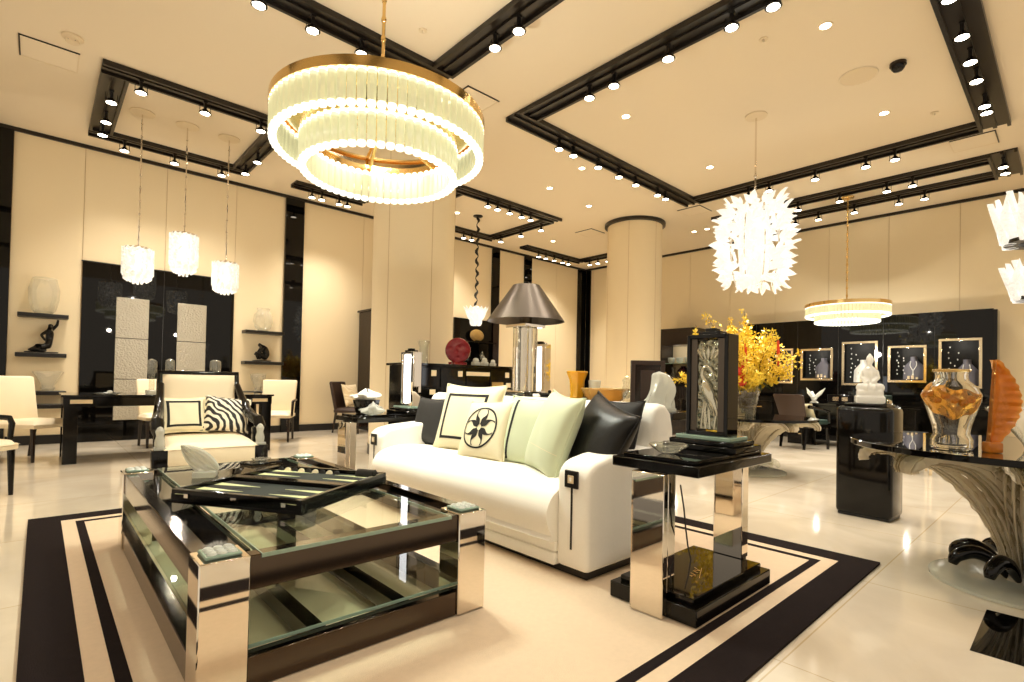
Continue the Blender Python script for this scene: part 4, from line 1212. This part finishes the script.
# objects on the console right of the lamp
t = thing('black_box', 'small black lidded box on the console right of the table lamp', 'box', (3.2, 3.02, KZ))
MB().rbox(-.06, .06, -.06, .06, 0, .07, .004, 1).build('body', M['black'], t); MB().rbox(-.065, .065, -.065, .065, .07, .09, .004, 1).build('lid', M['black'], t); MB().ball(0, 0, .1, .015).build('knob', M['black'], t)
crystal_lamp('slim lit crystal tower lamp far behind the table lamp column', 4.1, 4.02, .86, True, R(-90))
t = thing('side_table', 'small dark pedestal stand under the slim lit tower lamp', 'side table', (4.1, 4.02, 0))
MB().rbox(-.22, .22, -.18, .18, 0, .05, .004, 1).build('base', M['black'], t); MB().rbox(-.1, .1, -.1, .1, .05, .81, .004, 1).build('stem', M['dwood'], t); MB().rbox(-.24, .24, -.2, .2, .81, .859, .004, 1).build('top', M['black'], t)
vase('amber_vase', 'small yellow amber glass vase on the console', 'vase', (3.2, 2.72, KZ), [(.05,0),(.055,.04),(.05,.1),(.06,.2),(.085,.27)], M['yellowg'], flutes=8)
vase('amber_bowl', 'wide pale amber glass bowl with ragged rim on the console', 'bowl', (3.2, 2.44, KZ), [(.06,0),(.1,.03),(.15,.07),(.185,.14)], M['amberl'], flutes=12)
vase('white_cup', 'small white cup beside the yellow amber vase', 'cup', (3.3, 2.62, KZ), [(.035,0),(.04,.1),(.05,.2)], M['frost'])
t = thing('framed_panel', 'dark framed panel standing upright on the console', 'framed panel', (3.22, 2.08, KZ), R(-45))
MB().rbox(-.12, .12, -.012, .012, .0, .35, .003, 1).build('panel', M['dwood'], t)
for a in ((-.12, .12, .32, .35), (-.12, .12, 0, .03), (-.12, -.09, .03, .32), (.09, .12, .03, .32)):
    MB().rbox(a[0], a[1], -.02, -.012, a[2], a[3], .002, 1).build('frame_bar', M['brown'], t)
MB().rbox(-.05, .05, -.016, -.012, .06, .28, .002, 1).build('inset', M['brown'], t)
MB().rbox(-.06, .06, 0.012, .07, 0, .02, .002, 1).build('stand', M['dwood'], t)
# frosted glass sculpture : hooded drapery form
t = thing('glass_sculpture', 'frosted glass draped sculpture on the console end', 'sculpture', (3.1, 1.92, KZ), R(-45))
def gfn(u, v):
    a = 2*PI*u
    r_ = .085*(1-.55*v)*(1 + .16*math.sin(3*a+5*v) + .1*math.sin(7*a-4*v))*(1 if v < .93 else (1.0-v)/.07+.001)
    return (r_*math.cos(a)*1.25 + .05*v*math.sin(3*v), r_*math.sin(a), .02 + .25*v)
MB().grid(gfn, 32, 18, cu=True).build('drapery', M['frost'], t)
MB().rbox(-.11, .11, -.07, .07, 0, .025, .006, 1).build('foot', M['frost'], t)
t = thing('glass_sculpture', 'small pinkish glass figure left of the framed panel', 'sculpture', (3.2, 2.24, KZ), .3)
MB().lathe([(.05,0),(.05,.02),(.03,.05),(.045,.12),(.03,.17),(.035,.21),(.004,.24)], n=16).build('body', M['clear'], t)
MB().ball(0, 0, .1, .05, .03, .03, 10).build('wing', M['clear'], t)

# ------------------------------------------------------------------ glass cactus tables
def cactus_table(lab, x, y, zt, rtop, nleaf, rot, dark, sc=1.0):
    t = thing('glass_cactus_table', lab, 'table', (x, y, 0), rot, 'glass cactus tables')
    MB().lathe([(.003, .004), (.42*sc, .004), (.42*sc, .02), (.36*sc, .034), (.003, .036)], n=48).build('base_plate', M['frost'], t)
    zs = (zt-.03)/.71
    sp = [(.07, .04), (.085, .12), (.115, .22), (.165, .33), (.235, .44), (.325, .54), (.43, .62), (.54, .655), (.64, .672), (.70, .665), (.735, .64), (.73, .61)]
    sp = [(r_*sc, z_*zs) for r_, z_ in sp]
    for k in range(nleaf):
        a = 2*PI*k/nleaf
        c_, s_ = math.cos(a), math.sin(a)
        mb = MB()
        NP = 40
        def P(q):
            i = min(int(q*(len(sp)-1)), len(sp)-2); f_ = q*(len(sp)-1) - i
            return sp[i][0]*(1-f_)+sp[i+1][0]*f_, sp[i][1]*(1-f_)+sp[i+1][1]*f_
        def leaf(o):
            def fn(u, v):
                r_, z_ = P(v); r2, z2 = P(min(1, v+.02)); r1, z1 = P(max(0, v-.02))
                tx, tz = r2-r1, z2-z1; l_ = math.hypot(tx, tz) or 1; tx /= l_; tz /= l_
                nx, nz = tz, -tx   # outward/below normal
                w = (.055 + .10*math.sin(PI*min(1, v*1.02))**1.2)*sc
                e = 2*u - 1
                sc_ = 1 + (.05*math.cos(v*PI*26) if abs(e) > .8 else 0)
                rid = .017*math.cos(e*PI*9) + (.006*math.cos(v*PI*30)*(1-abs(e)*2) if abs(e) < .2 else 0)
                cup = -.07*sc*e*e*math.sin(PI*min(1, v+.1))
                off = rid + cup + o
                rr, zz = r_ + nx*off, z_ + nz*off
                tw = e*w*sc_
                return (rr*c_ - tw*s_, rr*s_ + tw*c_, max(.037, min(zz, zt-.033)))
            return fn
        mb.grid(leaf(0.006), 61, NP).grid(leaf(-.012), 61, NP)
        # satin and polished ribs, banded light and dark to paint in refraction lines
        mb.m = [1 if (q % 60) % 6 < 3 else 0 for q in range(len(mb.f))]
        mb.build('glass_leaf', [M['cactusf'], M['cactusc']], t, fix=False)
    for k in range(9):
        a = 2*PI*(k+.3)/9
        pts = [(.09*math.cos(a), .09*math.sin(a), .05), (.16*math.cos(a), .16*math.sin(a), .13), (.24*math.cos(a), .24*math.sin(a), .16), (.31*math.cos(a), .31*math.sin(a), .13), (.33*math.cos(a), .33*math.sin(a), .085)]
        pts = [(p[0]*sc, p[1]*sc, p[2]*zs) for p in pts]
        pts = [tuple(.5*(2*b_[j] + (c2[j]-a_[j])*f_ + (2*a_[j]-5*b_[j]+4*c2[j]-d2[j])*f_**2 + (3*b_[j]-a_[j]-3*c2[j]+d2[j])*f_**3) for j in range(3)) for a_, b_, c2, d2 in [(pts[max(0,q-1)], pts[q], pts[q+1], pts[min(4,q+2)]) for q in range(4)] for f_ in (0, .25, .5, .75)] + [pts[4]]
        MB().tube(pts, [.016*sc + .022*sc*math.sin(PI*q/17) if q else .016*sc for q in range(17)] if True else [.022*sc, .032*sc, .036*sc, .028*sc, .012*sc], 14).build('rosette_leaf', dark, t)
    MB().lathe([(.003, .038), (.10*sc, .038), (.07*sc, .2*zs), (.003, .24*zs)], n=20).build('core', M['cactus'], t)
    MB().cyl(0, 0, zt-.03, zt, rtop, n=80).build('glass_top', M['glass2'], t)
    MB().lathe([(rtop+.0005, zt-.031), (rtop+.004, zt-.028), (rtop+.004, zt-.002), (rtop+.0005, zt+.0005)], n=80, cap=False).build('polished_edge', M['bglass'], t)
    return t
M['glass2'] = thin_glass('smoky_table_glass', (168,172,160), 1.8)
cactus_table('round glass cactus table cut by the right photo edge, amber vase on it', 3.92, .17, .75, .80, 9, R(139)+.1, M['bglass'])
cactus_table('round glass cactus table with the yellow flower arrangement', 6.45, 2.72, .68, .74, 9, R(-42), M['clear'])

# amber and clear crystal vase
t = thing('crystal_vase', 'clear crystal vase with amber relief band on the right glass table', 'vase', (3.42, .43, .751))
pr = [(.075,0),(.085,.012),(.085,.05),(.072,.075),(.078,.12),(.098,.19),(.115,.245),(.118,.275),(.10,.315),(.068,.345),(.064,.37),(.072,.40)]
mb = MB().lathe([(.003, .0)] + pr + [(r_-.016, z_+(.03 if i == 0 else 0)) for i, (r_, z_) in list(enumerate(pr))[::-1]] + [(.003, .03)], n=40, cap=False)
mb.build('body', M['crystal'], t)
rel = MB()
def relfn(u, v):
    a = R(105) + R(150)*u
    hgt = .15*math.sin(PI*(.08+.84*u))**.6
    z_ = .335 - .05*u - hgt*(1-v) + .008*math.sin(u*19)
    # follow the wall of the vase
    rr = .07
    for (ra, za), (rb, zb_) in zip(pr[:-1], pr[1:]):
        if za <= z_ <= zb_: rr = ra + (rb-ra)*(z_-za)/max(1e-6, zb_-za)
    rr += .004 + .006*math.sin(u*22)*math.sin(v*9)
    return (rr*math.cos(a), rr*math.sin(a), z_)
rel.grid(relfn, 40, 12)
for s in range(7):
    a = R(125) + R(17)*s
    rel.ball(.11*math.cos(a), .11*math.sin(a), .275-.006*s+.015*math.sin(s*2.4), .02, .02, .018, 10)
rel.build('amber_relief', M['amber'], t)
MB().lathe([(.073, .39), (.078, .40), (.07, .404)], n=32, cap=False).build('lip', M['amberl'], t)
# amber fan shell
t = thing('amber_shell', 'orange amber glass fan shell standing on edge on the right glass table', 'sculpture', (3.44, .25, .751), R(-50))
mb = MB()
def shf(o):
    def fn(u, v):
        # half-moon: straight left edge, curved right edge, height .43
        z_ = .03 + .42*v
        wd = .125*math.sin(PI*(v*.92+.06))**.9
        fl = 1 + .018*math.cos(v*PI*34)
        return (-.055 + .03*v + wd*u*fl, o + .005*math.sin(v*70)*u + .028*math.sin(u*PI), z_)
    return fn
mb.grid(shf(0.012), 12, 46).grid(shf(-.012), 12, 46)
mb.build('fan', M['orange'], t, fix=False)
MB().rbox(-.065, -.005, -.03, .03, 0, .05, .008, 2).build('foot', M['orange'], t)
vase('glass_bowl', 'clear ribbed glass bowl at the right photo edge behind the amber shell', 'bowl', (3.78, .13, .751), [(.05,0),(.06,.03),(.10,.09),(.17,.16),(.2,.21)], M['cactus'], flutes=16)

# ------------------------------------------------------------------ flowers
FB = (6.27, 2.70)
FZ = .681
vase('crystal_vase', 'fluted crystal vase holding the yellow flower arrangement', 'vase', (FB[0], FB[1], FZ), [(.11,0),(.12,.03),(.13,.12),(.16,.28),(.2,.37)], M['clear'], flutes=10)
t = thing('flower_arrangement', 'big yellow forsythia arrangement with red ribbons on the glass table', 'flowers', (FB[0], FB[1], FZ+.10))
rnd = random.Random(11)
bl = MB()
def flower(p, s):
    d = Vector((rnd.gauss(0,1), rnd.gauss(0,1), rnd.gauss(0,1))).normalized()
    u = d.orthogonal().normalized(); w = d.cross(u)
    for k in range(3):
        a = k*2.094 + rnd.uniform(0, .6)
        e = u*math.cos(a) + w*math.sin(a); g = d.cross(e)
        bl.add([p, p + e*s*.6 + g*s*.28 + d*s*.15, p + e*s + d*s*.4, p + e*s*.6 - g*s*.28 + d*s*.15], [(0,1,2,3)])
for k in range(60):
    a = rnd.uniform(0, 2*PI)
    el = rnd.uniform(.25, 1.45) if k % 3 else rnd.uniform(.9, 1.5)
    L_ = rnd.uniform(.58, .93)*(1.0 if el > .7 else .86)
    d = Vector((math.cos(a)*math.cos(el), math.sin(a)*math.cos(el), math.sin(el)))
    p0 = Vector((.05*math.cos(a), .05*math.sin(a), .0)); pts = []
    p1 = Vector((.12*math.cos(a), .12*math.sin(a), .25))
    for i in range(8):
        f_ = i/7
        q = p1 + d*L_*f_ + Vector((-.07, .13, 0))*f_ + Vector((rnd.gauss(0,.02), rnd.gauss(0,.02), -.10*f_*f_*(1.3-el)+rnd.gauss(0,.01)))
        pts.append(q)
    MB().tube([p0, p1] + pts, [.006]*2 + [.006-.0006*i for i in range(8)], 5).build('branch', M['twig'], t)
    for i in range(1, 8):
        for j in range(9 if i < 7 else 4):
            f_ = rnd.random()
            q = pts[i-1]*(1-f_) + pts[i]*f_ + Vector((rnd.gauss(0,.028), rnd.gauss(0,.028), rnd.gauss(0,.028)))
            flower(q, rnd.uniform(.03, .056))
o = bl.build('blossoms', M['yellow'], t, smooth=False, fix=False); o['kind'] = 'stuff'
for k in range(14):
    a = 2*PI*k/14 + rnd.uniform(-.1,.1); r0 = .1
    mb = MB()
    def fn(u, v, a=a):
        w = .055*math.sin(PI*min(1,.08+.92*v)); rr = r0 + .22*v; zz = .26 + .05*math.sin(PI*v) - .05*v + .02*(k % 3) + abs(u-.5)*.02
        tw = (u-.5)*2*w
        return (rr*math.cos(a)-tw*math.sin(a), rr*math.sin(a)+tw*math.cos(a), zz)
    mb.grid(fn, 5, 8).build('leaf', M['leafg'], t, fix=False)
def at_right(px): # sideways direction seen from the camera
    return Vector((.39, -.92, 0))*px
for dx, z0, z1 in ((.0, .34, .75), (-.03, .30, .62), (.33, .50, .78)):
    b_ = at_right(dx) + Vector((-.34, -.15, 0))
    MB().tube([b_ + Vector((0,0,z1)), b_ + Vector((.01,0,(z0+z1)/2)), b_ + Vector((0,0,z0))], [.012,.018,.012], 6).build('red_ribbon', M['redf'], t)
for dx, dz in ((-.1, .34), (-.06, .42), (.0, .36), (-.13, .40), (-.03, .31)):
    b_ = at_right(dx) + Vector((-.30, -.13, dz))
    MB().ball(b_.x, b_.y, b_.z, .055, .055, .05, 8).ball(b_.x+.03, b_.y+.02, b_.z+.03, .035, .04, .04, 8).build('red_flower', M['redf'], t)

# ------------------------------------------------------------------ pedestal with white seated figure
t = thing('pedestal', 'glossy black pedestal with rounded corners under the white seated figure', 'pedestal', (5.08, 1.16, 0), R(-4))
MB().rbox(-.15, .15, -.2, .2, .018, .90, .035, 3).build('body', M['black'], t)
MB().rbox(-.135, .135, -.185, .185, 0, .03, .012, 2).build('plinth', M['blackm'], t)
MB().rbox(-.11, .11, -.15, .15, .90, .925, .006, 1).build('cap', M['black'], t)
t = thing('seated_figure', 'frosted white glass seated meditating figure on the black pedestal', 'statuette', (5.08, 1.16, .926), R(-70))
def remesh(o, vx):
    m = o.modifiers.new('fuse', 'REMESH'); m.mode = 'VOXEL'; m.voxel_size = vx; m.use_smooth_shade = True
    s = o.modifiers.new('soft', 'SMOOTH'); s.iterations = 4; s.factor = .5
b = MB()
b.rbox(-.12, .12, -.085, .085, 0, .06, .012, 2).rbox(-.108, .108, -.075, .075, .06, .11, .014, 2)
b.ball(0, -.005, .125, .10, .07, .045, 18)
for s in (-1, 1):
    b.tube([(s*.03, .0, .135), (s*.088, -.03, .13), (s*.02, -.07, .13)], [.036, .036, .024], 10)
    b.tube([(s*.05, .01, .27), (s*.066, .0, .21), (s*.02, -.058, .17)], [.024, .022, .016], 10)
b.lathe([(.003, .13), (.058, .14), (.052, .20), (.06, .255), (.048, .29), (.022, .31), (.022, .33), (.003, .335)], 0, .01, 18, sy=.75)
b.ball(0, .004, .36, .034, .036, .042, 16).ball(0, .008, .40, .016, .016, .014, 10).ball(0, -.03, .357, .007, .01, .011, 8)
o = b.xf(Matrix.Diagonal((.84, .86, 1.0, 1))).build('body', M['frostw'], t); remesh(o, .007)
# ------------------------------------------------------------------ black display wall with five jewellery niches
XD = 11.75; K = XD/12.2
def kz(z): return H + (z-H)*K
niches = [(4.74,4.2,1.89,1.12), (4.05,3.43,1.87,1.19), (3.27,2.65,1.99,1.10), (2.49,1.89,1.88,1.17), (1.72,1.12,1.98,1.08)]
NN = [(b*K, a*K, kz(d), kz(c)) for a, b, c, d in niches]     # y0,y1,z0,z1
DY0, DY1, DZ = .98*K, 5.05, 2.43
t = thing('display_wall', 'black glossy display wall unit along the right wall', 'display unit', (XD, 0, 0))
mb = MB()
ys = sorted({DY0, DY1} | {v for q in NN for v in q[:2]})
zs = sorted({.82, DZ} | {v for q in NN for v in q[2:]})
for a, b in zip(ys[:-1], ys[1:]):
    z0 = .82
    hole = [q for q in NN if q[0]-1e-6 <= a and b <= q[1]+1e-6]
    if hole:
        mb.box(0, .32, a, b, .82, hole[0][2]).box(0, .32, a, b, hole[0][3], DZ)
        mb.box(.30, .32, a, b, hole[0][2], hole[0][3])
    else: mb.box(0, .32, a, b, .82, DZ)
mb.build('panelling', M['bglass'], t, smooth=False)
for i, yy in enumerate((1.78, 2.57, 3.34, 4.12, 5.0)):
    MB().box(-.004, .0, yy*K-.004, yy*K+.004, .82, DZ).build('panel_joint', M['blackm'], t, smooth=False)
MB().box(-.28, .32, DY0, DY1, .74, .82).build('counter', M['black'], t, smooth=False)
for k in range(6):
    y0_ = DY0 + (DY1-DY0)*k/6; y1_ = DY0 + (DY1-DY0)*(k+1)/6
    d = MB().rbox(-.22, .3, y0_+.01, y1_-.01, .1, .735, .006, 1).build('base_cabinet', M['black'], t)
    MB().rbox(-.235, -.22, (y0_+y1_)/2-.12, (y0_+y1_)/2+.12, .6, .62, .003, 1).build('handle', M['gold'], d)
MB().box(-.18, .3, DY0+.02, DY1-.02, 0, .1).build('plinth', M['blackm'], t, smooth=False)
MB().rbox(-.02, .33, DY0-.05, DY0, 0, DZ-.02, .004, 1).build('end_panel', M['black'], t)
names = ['jewellery niche with small pieces, partly behind the yellow flowers', 'jewellery niche with earrings and grey stand, second from the flowers', 'tall jewellery niche with white bust behind the white seated figure', 'jewellery niche with grey necklace bust and pearl drop', 'jewellery niche with long silver necklace, furthest right']
rnd = random.Random(4)
for i, (y0_, y1_, z0_, z1_) in enumerate(NN):
    t = thing('jewellery_niche', names[i], 'display niche', (XD, (y0_+y1_)/2, z0_), 0, 'framed jewellery niches')
    w = (y1_-y0_)/2; h = z1_-z0_; f = .045
    for a in ((-w, w, 0, f), (-w, w, h-f, h), (-w, -w+f, f, h-f), (w-f, w, f, h-f)):
        MB().rbox(-.03, -.001, a[0], a[1], a[2], a[3], .004, 1).build('frame_bar', M['frame_gold'], t)
    MB().box(.28, .298, -w+.002, w-.002, .002, h-.002).build('back_panel', M['blk'], t, smooth=False)
    MB().box(.02, .28, -w+.05, w-.05, f, f+.02).build('ledge', M['blackm'], t, smooth=False)
    for k in range(12):
        q = k if k < 7 else k-7
        n_ = 6 if k < 7 else 5
        yy_ = (w-.12-.03*rnd.random()) if k < 7 else (w-.2-.06*rnd.random())
        MB().ball(.10, yy_, .15 + q*(h-.3)/n_ + .03*rnd.random(), .009, .010, .015, 6).build('earring', M['white'], t)
    MB().cyl(.08, w-.3, f+.02, f+.08, .02, n=8).cyl(.08, w-.36, f+.02, f+.09, .02, n=8).cyl(.1, w-.42, f+.02, f+.06, .018, n=8).build('ring_stand', M['plate'], t)
    bm_ = M['white'] if i == 2 else M['grey']
    by = -w*.25 if i != 2 else -w*.05
    def bust(u, v):
        e = 2*u-1
        wd = .165*(1-.1*v) if v < .55 else .165*(.945) * max(.35, 1-(v-.55)*2.2)
        return (.2 - .09*(1-e*e)*(1-.3*v), by + e*wd, f + .02 + .44*v*min(1, h/.72))
    MB().grid(bust, 13, 14).grid(lambda u, v: (.21, bust(u, v)[1], bust(u, v)[2]), 13, 14).build('bust', bm_, t, fix=False)
    if i != 1:
        nk = []
        for k in range(13):
            e = -1 + k/6
            p = bust(.5+e*.27, .80 - .42*(1-abs(e))**.8)
            nk.append((p[0]-.012, p[1], p[2]))
        nk2 = [nk[6], (nk[6][0], nk[6][1], nk[6][2]-.06)]
        MB().tube(nk, .006, 5).tube(nk2, .007, 5).ball(nk2[1][0]-.004, nk2[1][1], nk2[1][2]-.01, .014, n=8).build('necklace', M['white'], t)
    d = bpy.data.lights.new('niche_lamp', 'POINT'); d.energy = 2.2; d.color = (1,.93,.82); d.shadow_soft_size = .03
    l = bpy.data.objects.new('niche_lamp', d); COL.objects.link(l); l.location = (XD+.08, (y0_+y1_)/2, z1_-.08)

# ------------------------------------------------------------------ tall corner display cabinet and low sideboard
t = thing('display_cabinet', 'tall dark cabinet with a lit glass shelf right of the far column', 'cabinet', (11.85, 6.66, 0))
MB().box(-.28, .33, -.46, .46, .06, 1.15).build('lower_body', M['dwood'], t, bevel=.006)
MB().box(-.28, .33, -.46, -.28, 1.15, 2.43).box(-.28, .33, .42, .46, 1.15, 2.43).box(-.28, .33, -.28, .42, 2.02, 2.43).build('upper_body', M['dwood'], t, smooth=False)
MB().box(.28, .32, -.28, .42, 1.15, 2.02).build('back_panel', M['plate'], t, smooth=False)
MB().box(-.27, .28, -.278, .418, 1.56, 1.575).build('glass_shelf', M['gedge'], t, smooth=False)
MB().box(-.25, .3, -.44, .44, 0, .06).build('plinth', M['blackm'], t, smooth=False)
for s in (-1, 1): MB().rbox(-.3, -.281, min(s*.01, s*.45), max(s*.01, s*.45), .1, 1.12, .004, 1).build('door', M['dwood'], t)
point((11.75, 6.75, 1.9), 3, (1,.95,.85), .05, 'cabinet_lamp')
vase('glass_vase', 'conical clear glass vase on the display cabinet floor', 'vase', (11.85, 6.9, 1.152), [(.12,0),(.09,.1),(.04,.24),(.06,.32)], M['clear'])
t = thing('purple_vase', 'round purple glass vase in the tall display cabinet', 'vase', (11.8, 6.6, 1.152))
MB().lathe([(.06,0),(.13,.05),(.16,.15),(.14,.25),(.07,.32),(.05,.33)], n=28).build('body', M['purple'], t)
MB().lathe([(.05,.33),(.07,.35),(.045,.35)], n=24, cap=False).build('lip', M['purple'], t)
for k, (yy, l_) in enumerate(((6.96, 'left'), (6.73, 'middle'), (6.5, 'right'))):
    vase('glass_bowl', 'small pale glass bowl on the glass shelf of the tall cabinet, %s one' % l_, 'bowl', (11.85, yy, 1.577), [(.05,0),(.08,.05),(.09,.14)], M['frost'])
t = thing('sideboard', 'low dark ribbed sideboard in front of the tall corner cabinet', 'sideboard', (11.1, 6.42, 0))
sb = MB().rbox(-.22, .22, -.6, .6, .08, 1.02, .006, 1)
sb.build('body', M['dwood'], t)
rb = MB()
for k in range(30): rb.cyl(-.222, -.57 + k*.0393, .1, 1.0, .016, n=8)
rb.build('ribbed_front', M['dwood'], t)
MB().rbox(-.25, .25, -.63, .63, 1.02, 1.06, .004, 1).build('top', M['black'], t)
MB().box(-.2, .2, -.58, .58, 0, .08).build('plinth', M['blackm'], t, smooth=False)
vase('white_vase', 'small white vase on a black plinth near the heron lamp frame', 'vase', (9.2, 4.72, .78), [(.05,0),(.09,.04),(.08,.14),(.05,.2)], M['white'])
t = thing('plinth', 'low black plinth carrying the small white vase', 'plinth', (9.2, 4.72, 0))
MB().rbox(-.3, .3, -.3, .3, .06, .75, .006, 1).build('body', M['black'], t); MB().rbox(-.33, .33, -.33, .33, .75, .779, .004, 1).build('top', M['bglass'], t); MB().box(-.27, .27, -.27, .27, 0, .06).build('base', M['blackm'], t, smooth=False)

# ------------------------------------------------------------------ black desk, chairs in front of the display wall
t = thing('writing_desk', 'black desk with gold trimmed drawers before the display wall', 'desk', (10.7, 2.7, 0))
MB().rbox(-.36, .36, -1.0, 1.0, .72, .765, .005, 1).build('desk_top', M['bglass'], t)
for s in (-1, 1):
    pdn = MB().rbox(-.33, .33, s*.72-.24, s*.72+.24, .0, .72, .005, 1).build('pedestal', M['black'], t)
    for k in range(3):
        dr = MB().rbox(-.342, -.33, s*.72-.21, s*.72+.21, .1+k*.2, .28+k*.2, .003, 1).build('drawer', M['black'], t)
        MB().rbox(-.352, -.342, s*.72-.05, s*.72+.05, .18+k*.2, .2+k*.2, .002, 1).build('drawer_pull', M['frame_gold'], dr)
MB().rbox(-.3, -.28, -.48, .48, .35, .72, .004, 1).build('modesty_panel', M['black'], t)
t = thing('glass_bird', 'white frosted glass bird with raised wings on the dark desk', 'ornament', (10.45, 3.24, .766), R(30))
MB().tube([(-.2, 0, .13), (-.1, 0, .09), (0, 0, .08), (.1, 0, .12), (.15, 0, .19), (.2, 0, .2)], [.004, .03, .05, .045, .024, .004], 10).build('body', M['frostw'], t)
for s_ in (-1, 1):
    MB().tube([(0, s_*.02, .1), (-.04, s_*.09, .18), (-.12, s_*.15, .27)], [.03, .032, .003], 8).build('wing', M['frostw'], t)
MB().lathe([(.07, 0), (.06, .02), (.02, .05)], n=16).build('foot', M['frostw'], t)
t = thing('jewel_case', 'teal leather jewel case on the dark desk behind the pedestal', 'case', (10.6, 2.35, .766))
MB().rbox(-.18, .18, -.22, .22, 0, .17, .02, 3).build('body', M['teal'], t)
MB().rbox(-.185, .185, -.225, .225, .1, .108, .003, 1).build('seam', M['frame_gold'], t)
t = thing('price_stand', 'small black stand with two silver plaques on the dark desk', 'stand', (10.42, 2.8, .766))
MB().rbox(-.06, .06, -.2, .2, 0, .16, .006, 1).build('block', M['black'], t)
for s in (-1, 1): MB().rbox(-.066, -.06, s*.07-.045, s*.07+.045, .05, .12, .002, 1).build('plaque', M['frame_gold'], t)
t = thing('desk_chair', 'dark green leather chair with black legs behind the glass cactus table', 'chair', (9.78, 3.18, 0), R(66))
for sx in (-1, 1):
    MB().tube([(sx*.25, -.24, .44), (sx*.25, -.25, 0)], [.035, .022], 8).build('leg', M['black'], t)
    MB().tube([(sx*.24, .22, .44), (sx*.24, .27, 0)], [.035, .022], 8).build('leg', M['black'], t)
    MB().tube([(sx*.3, .24, .72), (sx*.31, .0, .68), (sx*.3, -.2, .64), (sx*.28, -.23, .46)], [.03, .026, .026, .024], 8).build('arm_rest', M['black'], t)
MB().rbox(-.28, .28, -.28, .28, .36, .42, .01, 2).build('seat_frame', M['black'], t)
MB().rbox(-.28, .28, -.28, .27, .42, .50, .03, 3).build('seat', M['teal'], t)
b = MB().rbox(-.3, .3, -.03, .03, 0, .46, .025, 3)
for i in range(len(b.v)):
    p = b.v[i]; b.v[i] = (p[0]*(.85+.35*p[2]), p[1]+.06*(1-(p[0]/.3)**2)+.14*(p[2]/.46)**2, p[2])
b.xf(Matrix.Translation((0, .24, .46))).build('backrest', M['brown'], t)
cushion('chair_cushion', 'small pale cushion on the dark green leather chair', (9.84, 3.15, .505), R(66), R(-20), .34, .28, .1, M['ivory'])
t = thing('desk_stool', 'dark stool with slim bronze frame right of the pedestal', 'stool', (8.2, 1.45, 0), R(15))
for sx in (-1, 1):
    for sy in (-1, 1): MB().rbox(sx*.2-.014, sx*.2+.014, sy*.2-.014, sy*.2+.014, 0, .48 if sy < 0 else .9, .003, 1).build('leg', M['frame_gold'], t)
MB().rbox(-.22, .22, -.22, .22, .44, .5, .01, 2).build('seat', M['bleather'], t)
MB().rbox(-.2, .2, .19, .21, .86, .89, .003, 1).build('back_rail', M['frame_gold'], t)
MB().rbox(-.2, .2, .19, .21, .6, .8, .003, 1).build('back_panel', M['bleather'], t)
t = thing('low_plinth', 'low black block on the floor behind the right glass table leaf', 'plinth', (9.2, 1.0, 0))
MB().rbox(-.4, .4, -.3, .3, .03, .3, .006, 1).build('body', M['black'], t); MB().box(-.37, .37, -.27, .27, 0, .03).build('base', M['blackm'], t, smooth=False)
# ------------------------------------------------------------------ light and look
w = bpy.data.worlds.new('world'); S.world = w; w.use_nodes = True
bg = w.node_tree.nodes['Background']; bg.inputs['Color'].default_value = lin((255,238,214)); bg.inputs['Strength'].default_value = .72
S.view_settings.view_transform = 'Standard'; S.view_settings.look = 'None'
S.view_settings.exposure = 0.22; S.view_settings.gamma = 1.0; S.view_settings.use_curve_mapping = False
S.cycles.max_bounces = 10; S.cycles.diffuse_bounces = 4; S.cycles.glossy_bounces = 5; S.cycles.transmission_bounces = 8; S.cycles.transparent_max_bounces = 24
S.cycles.caustics_reflective = False; S.cycles.caustics_refractive = False
S.cycles.sample_clamp_indirect = 6
S.cycles.use_denoising = True
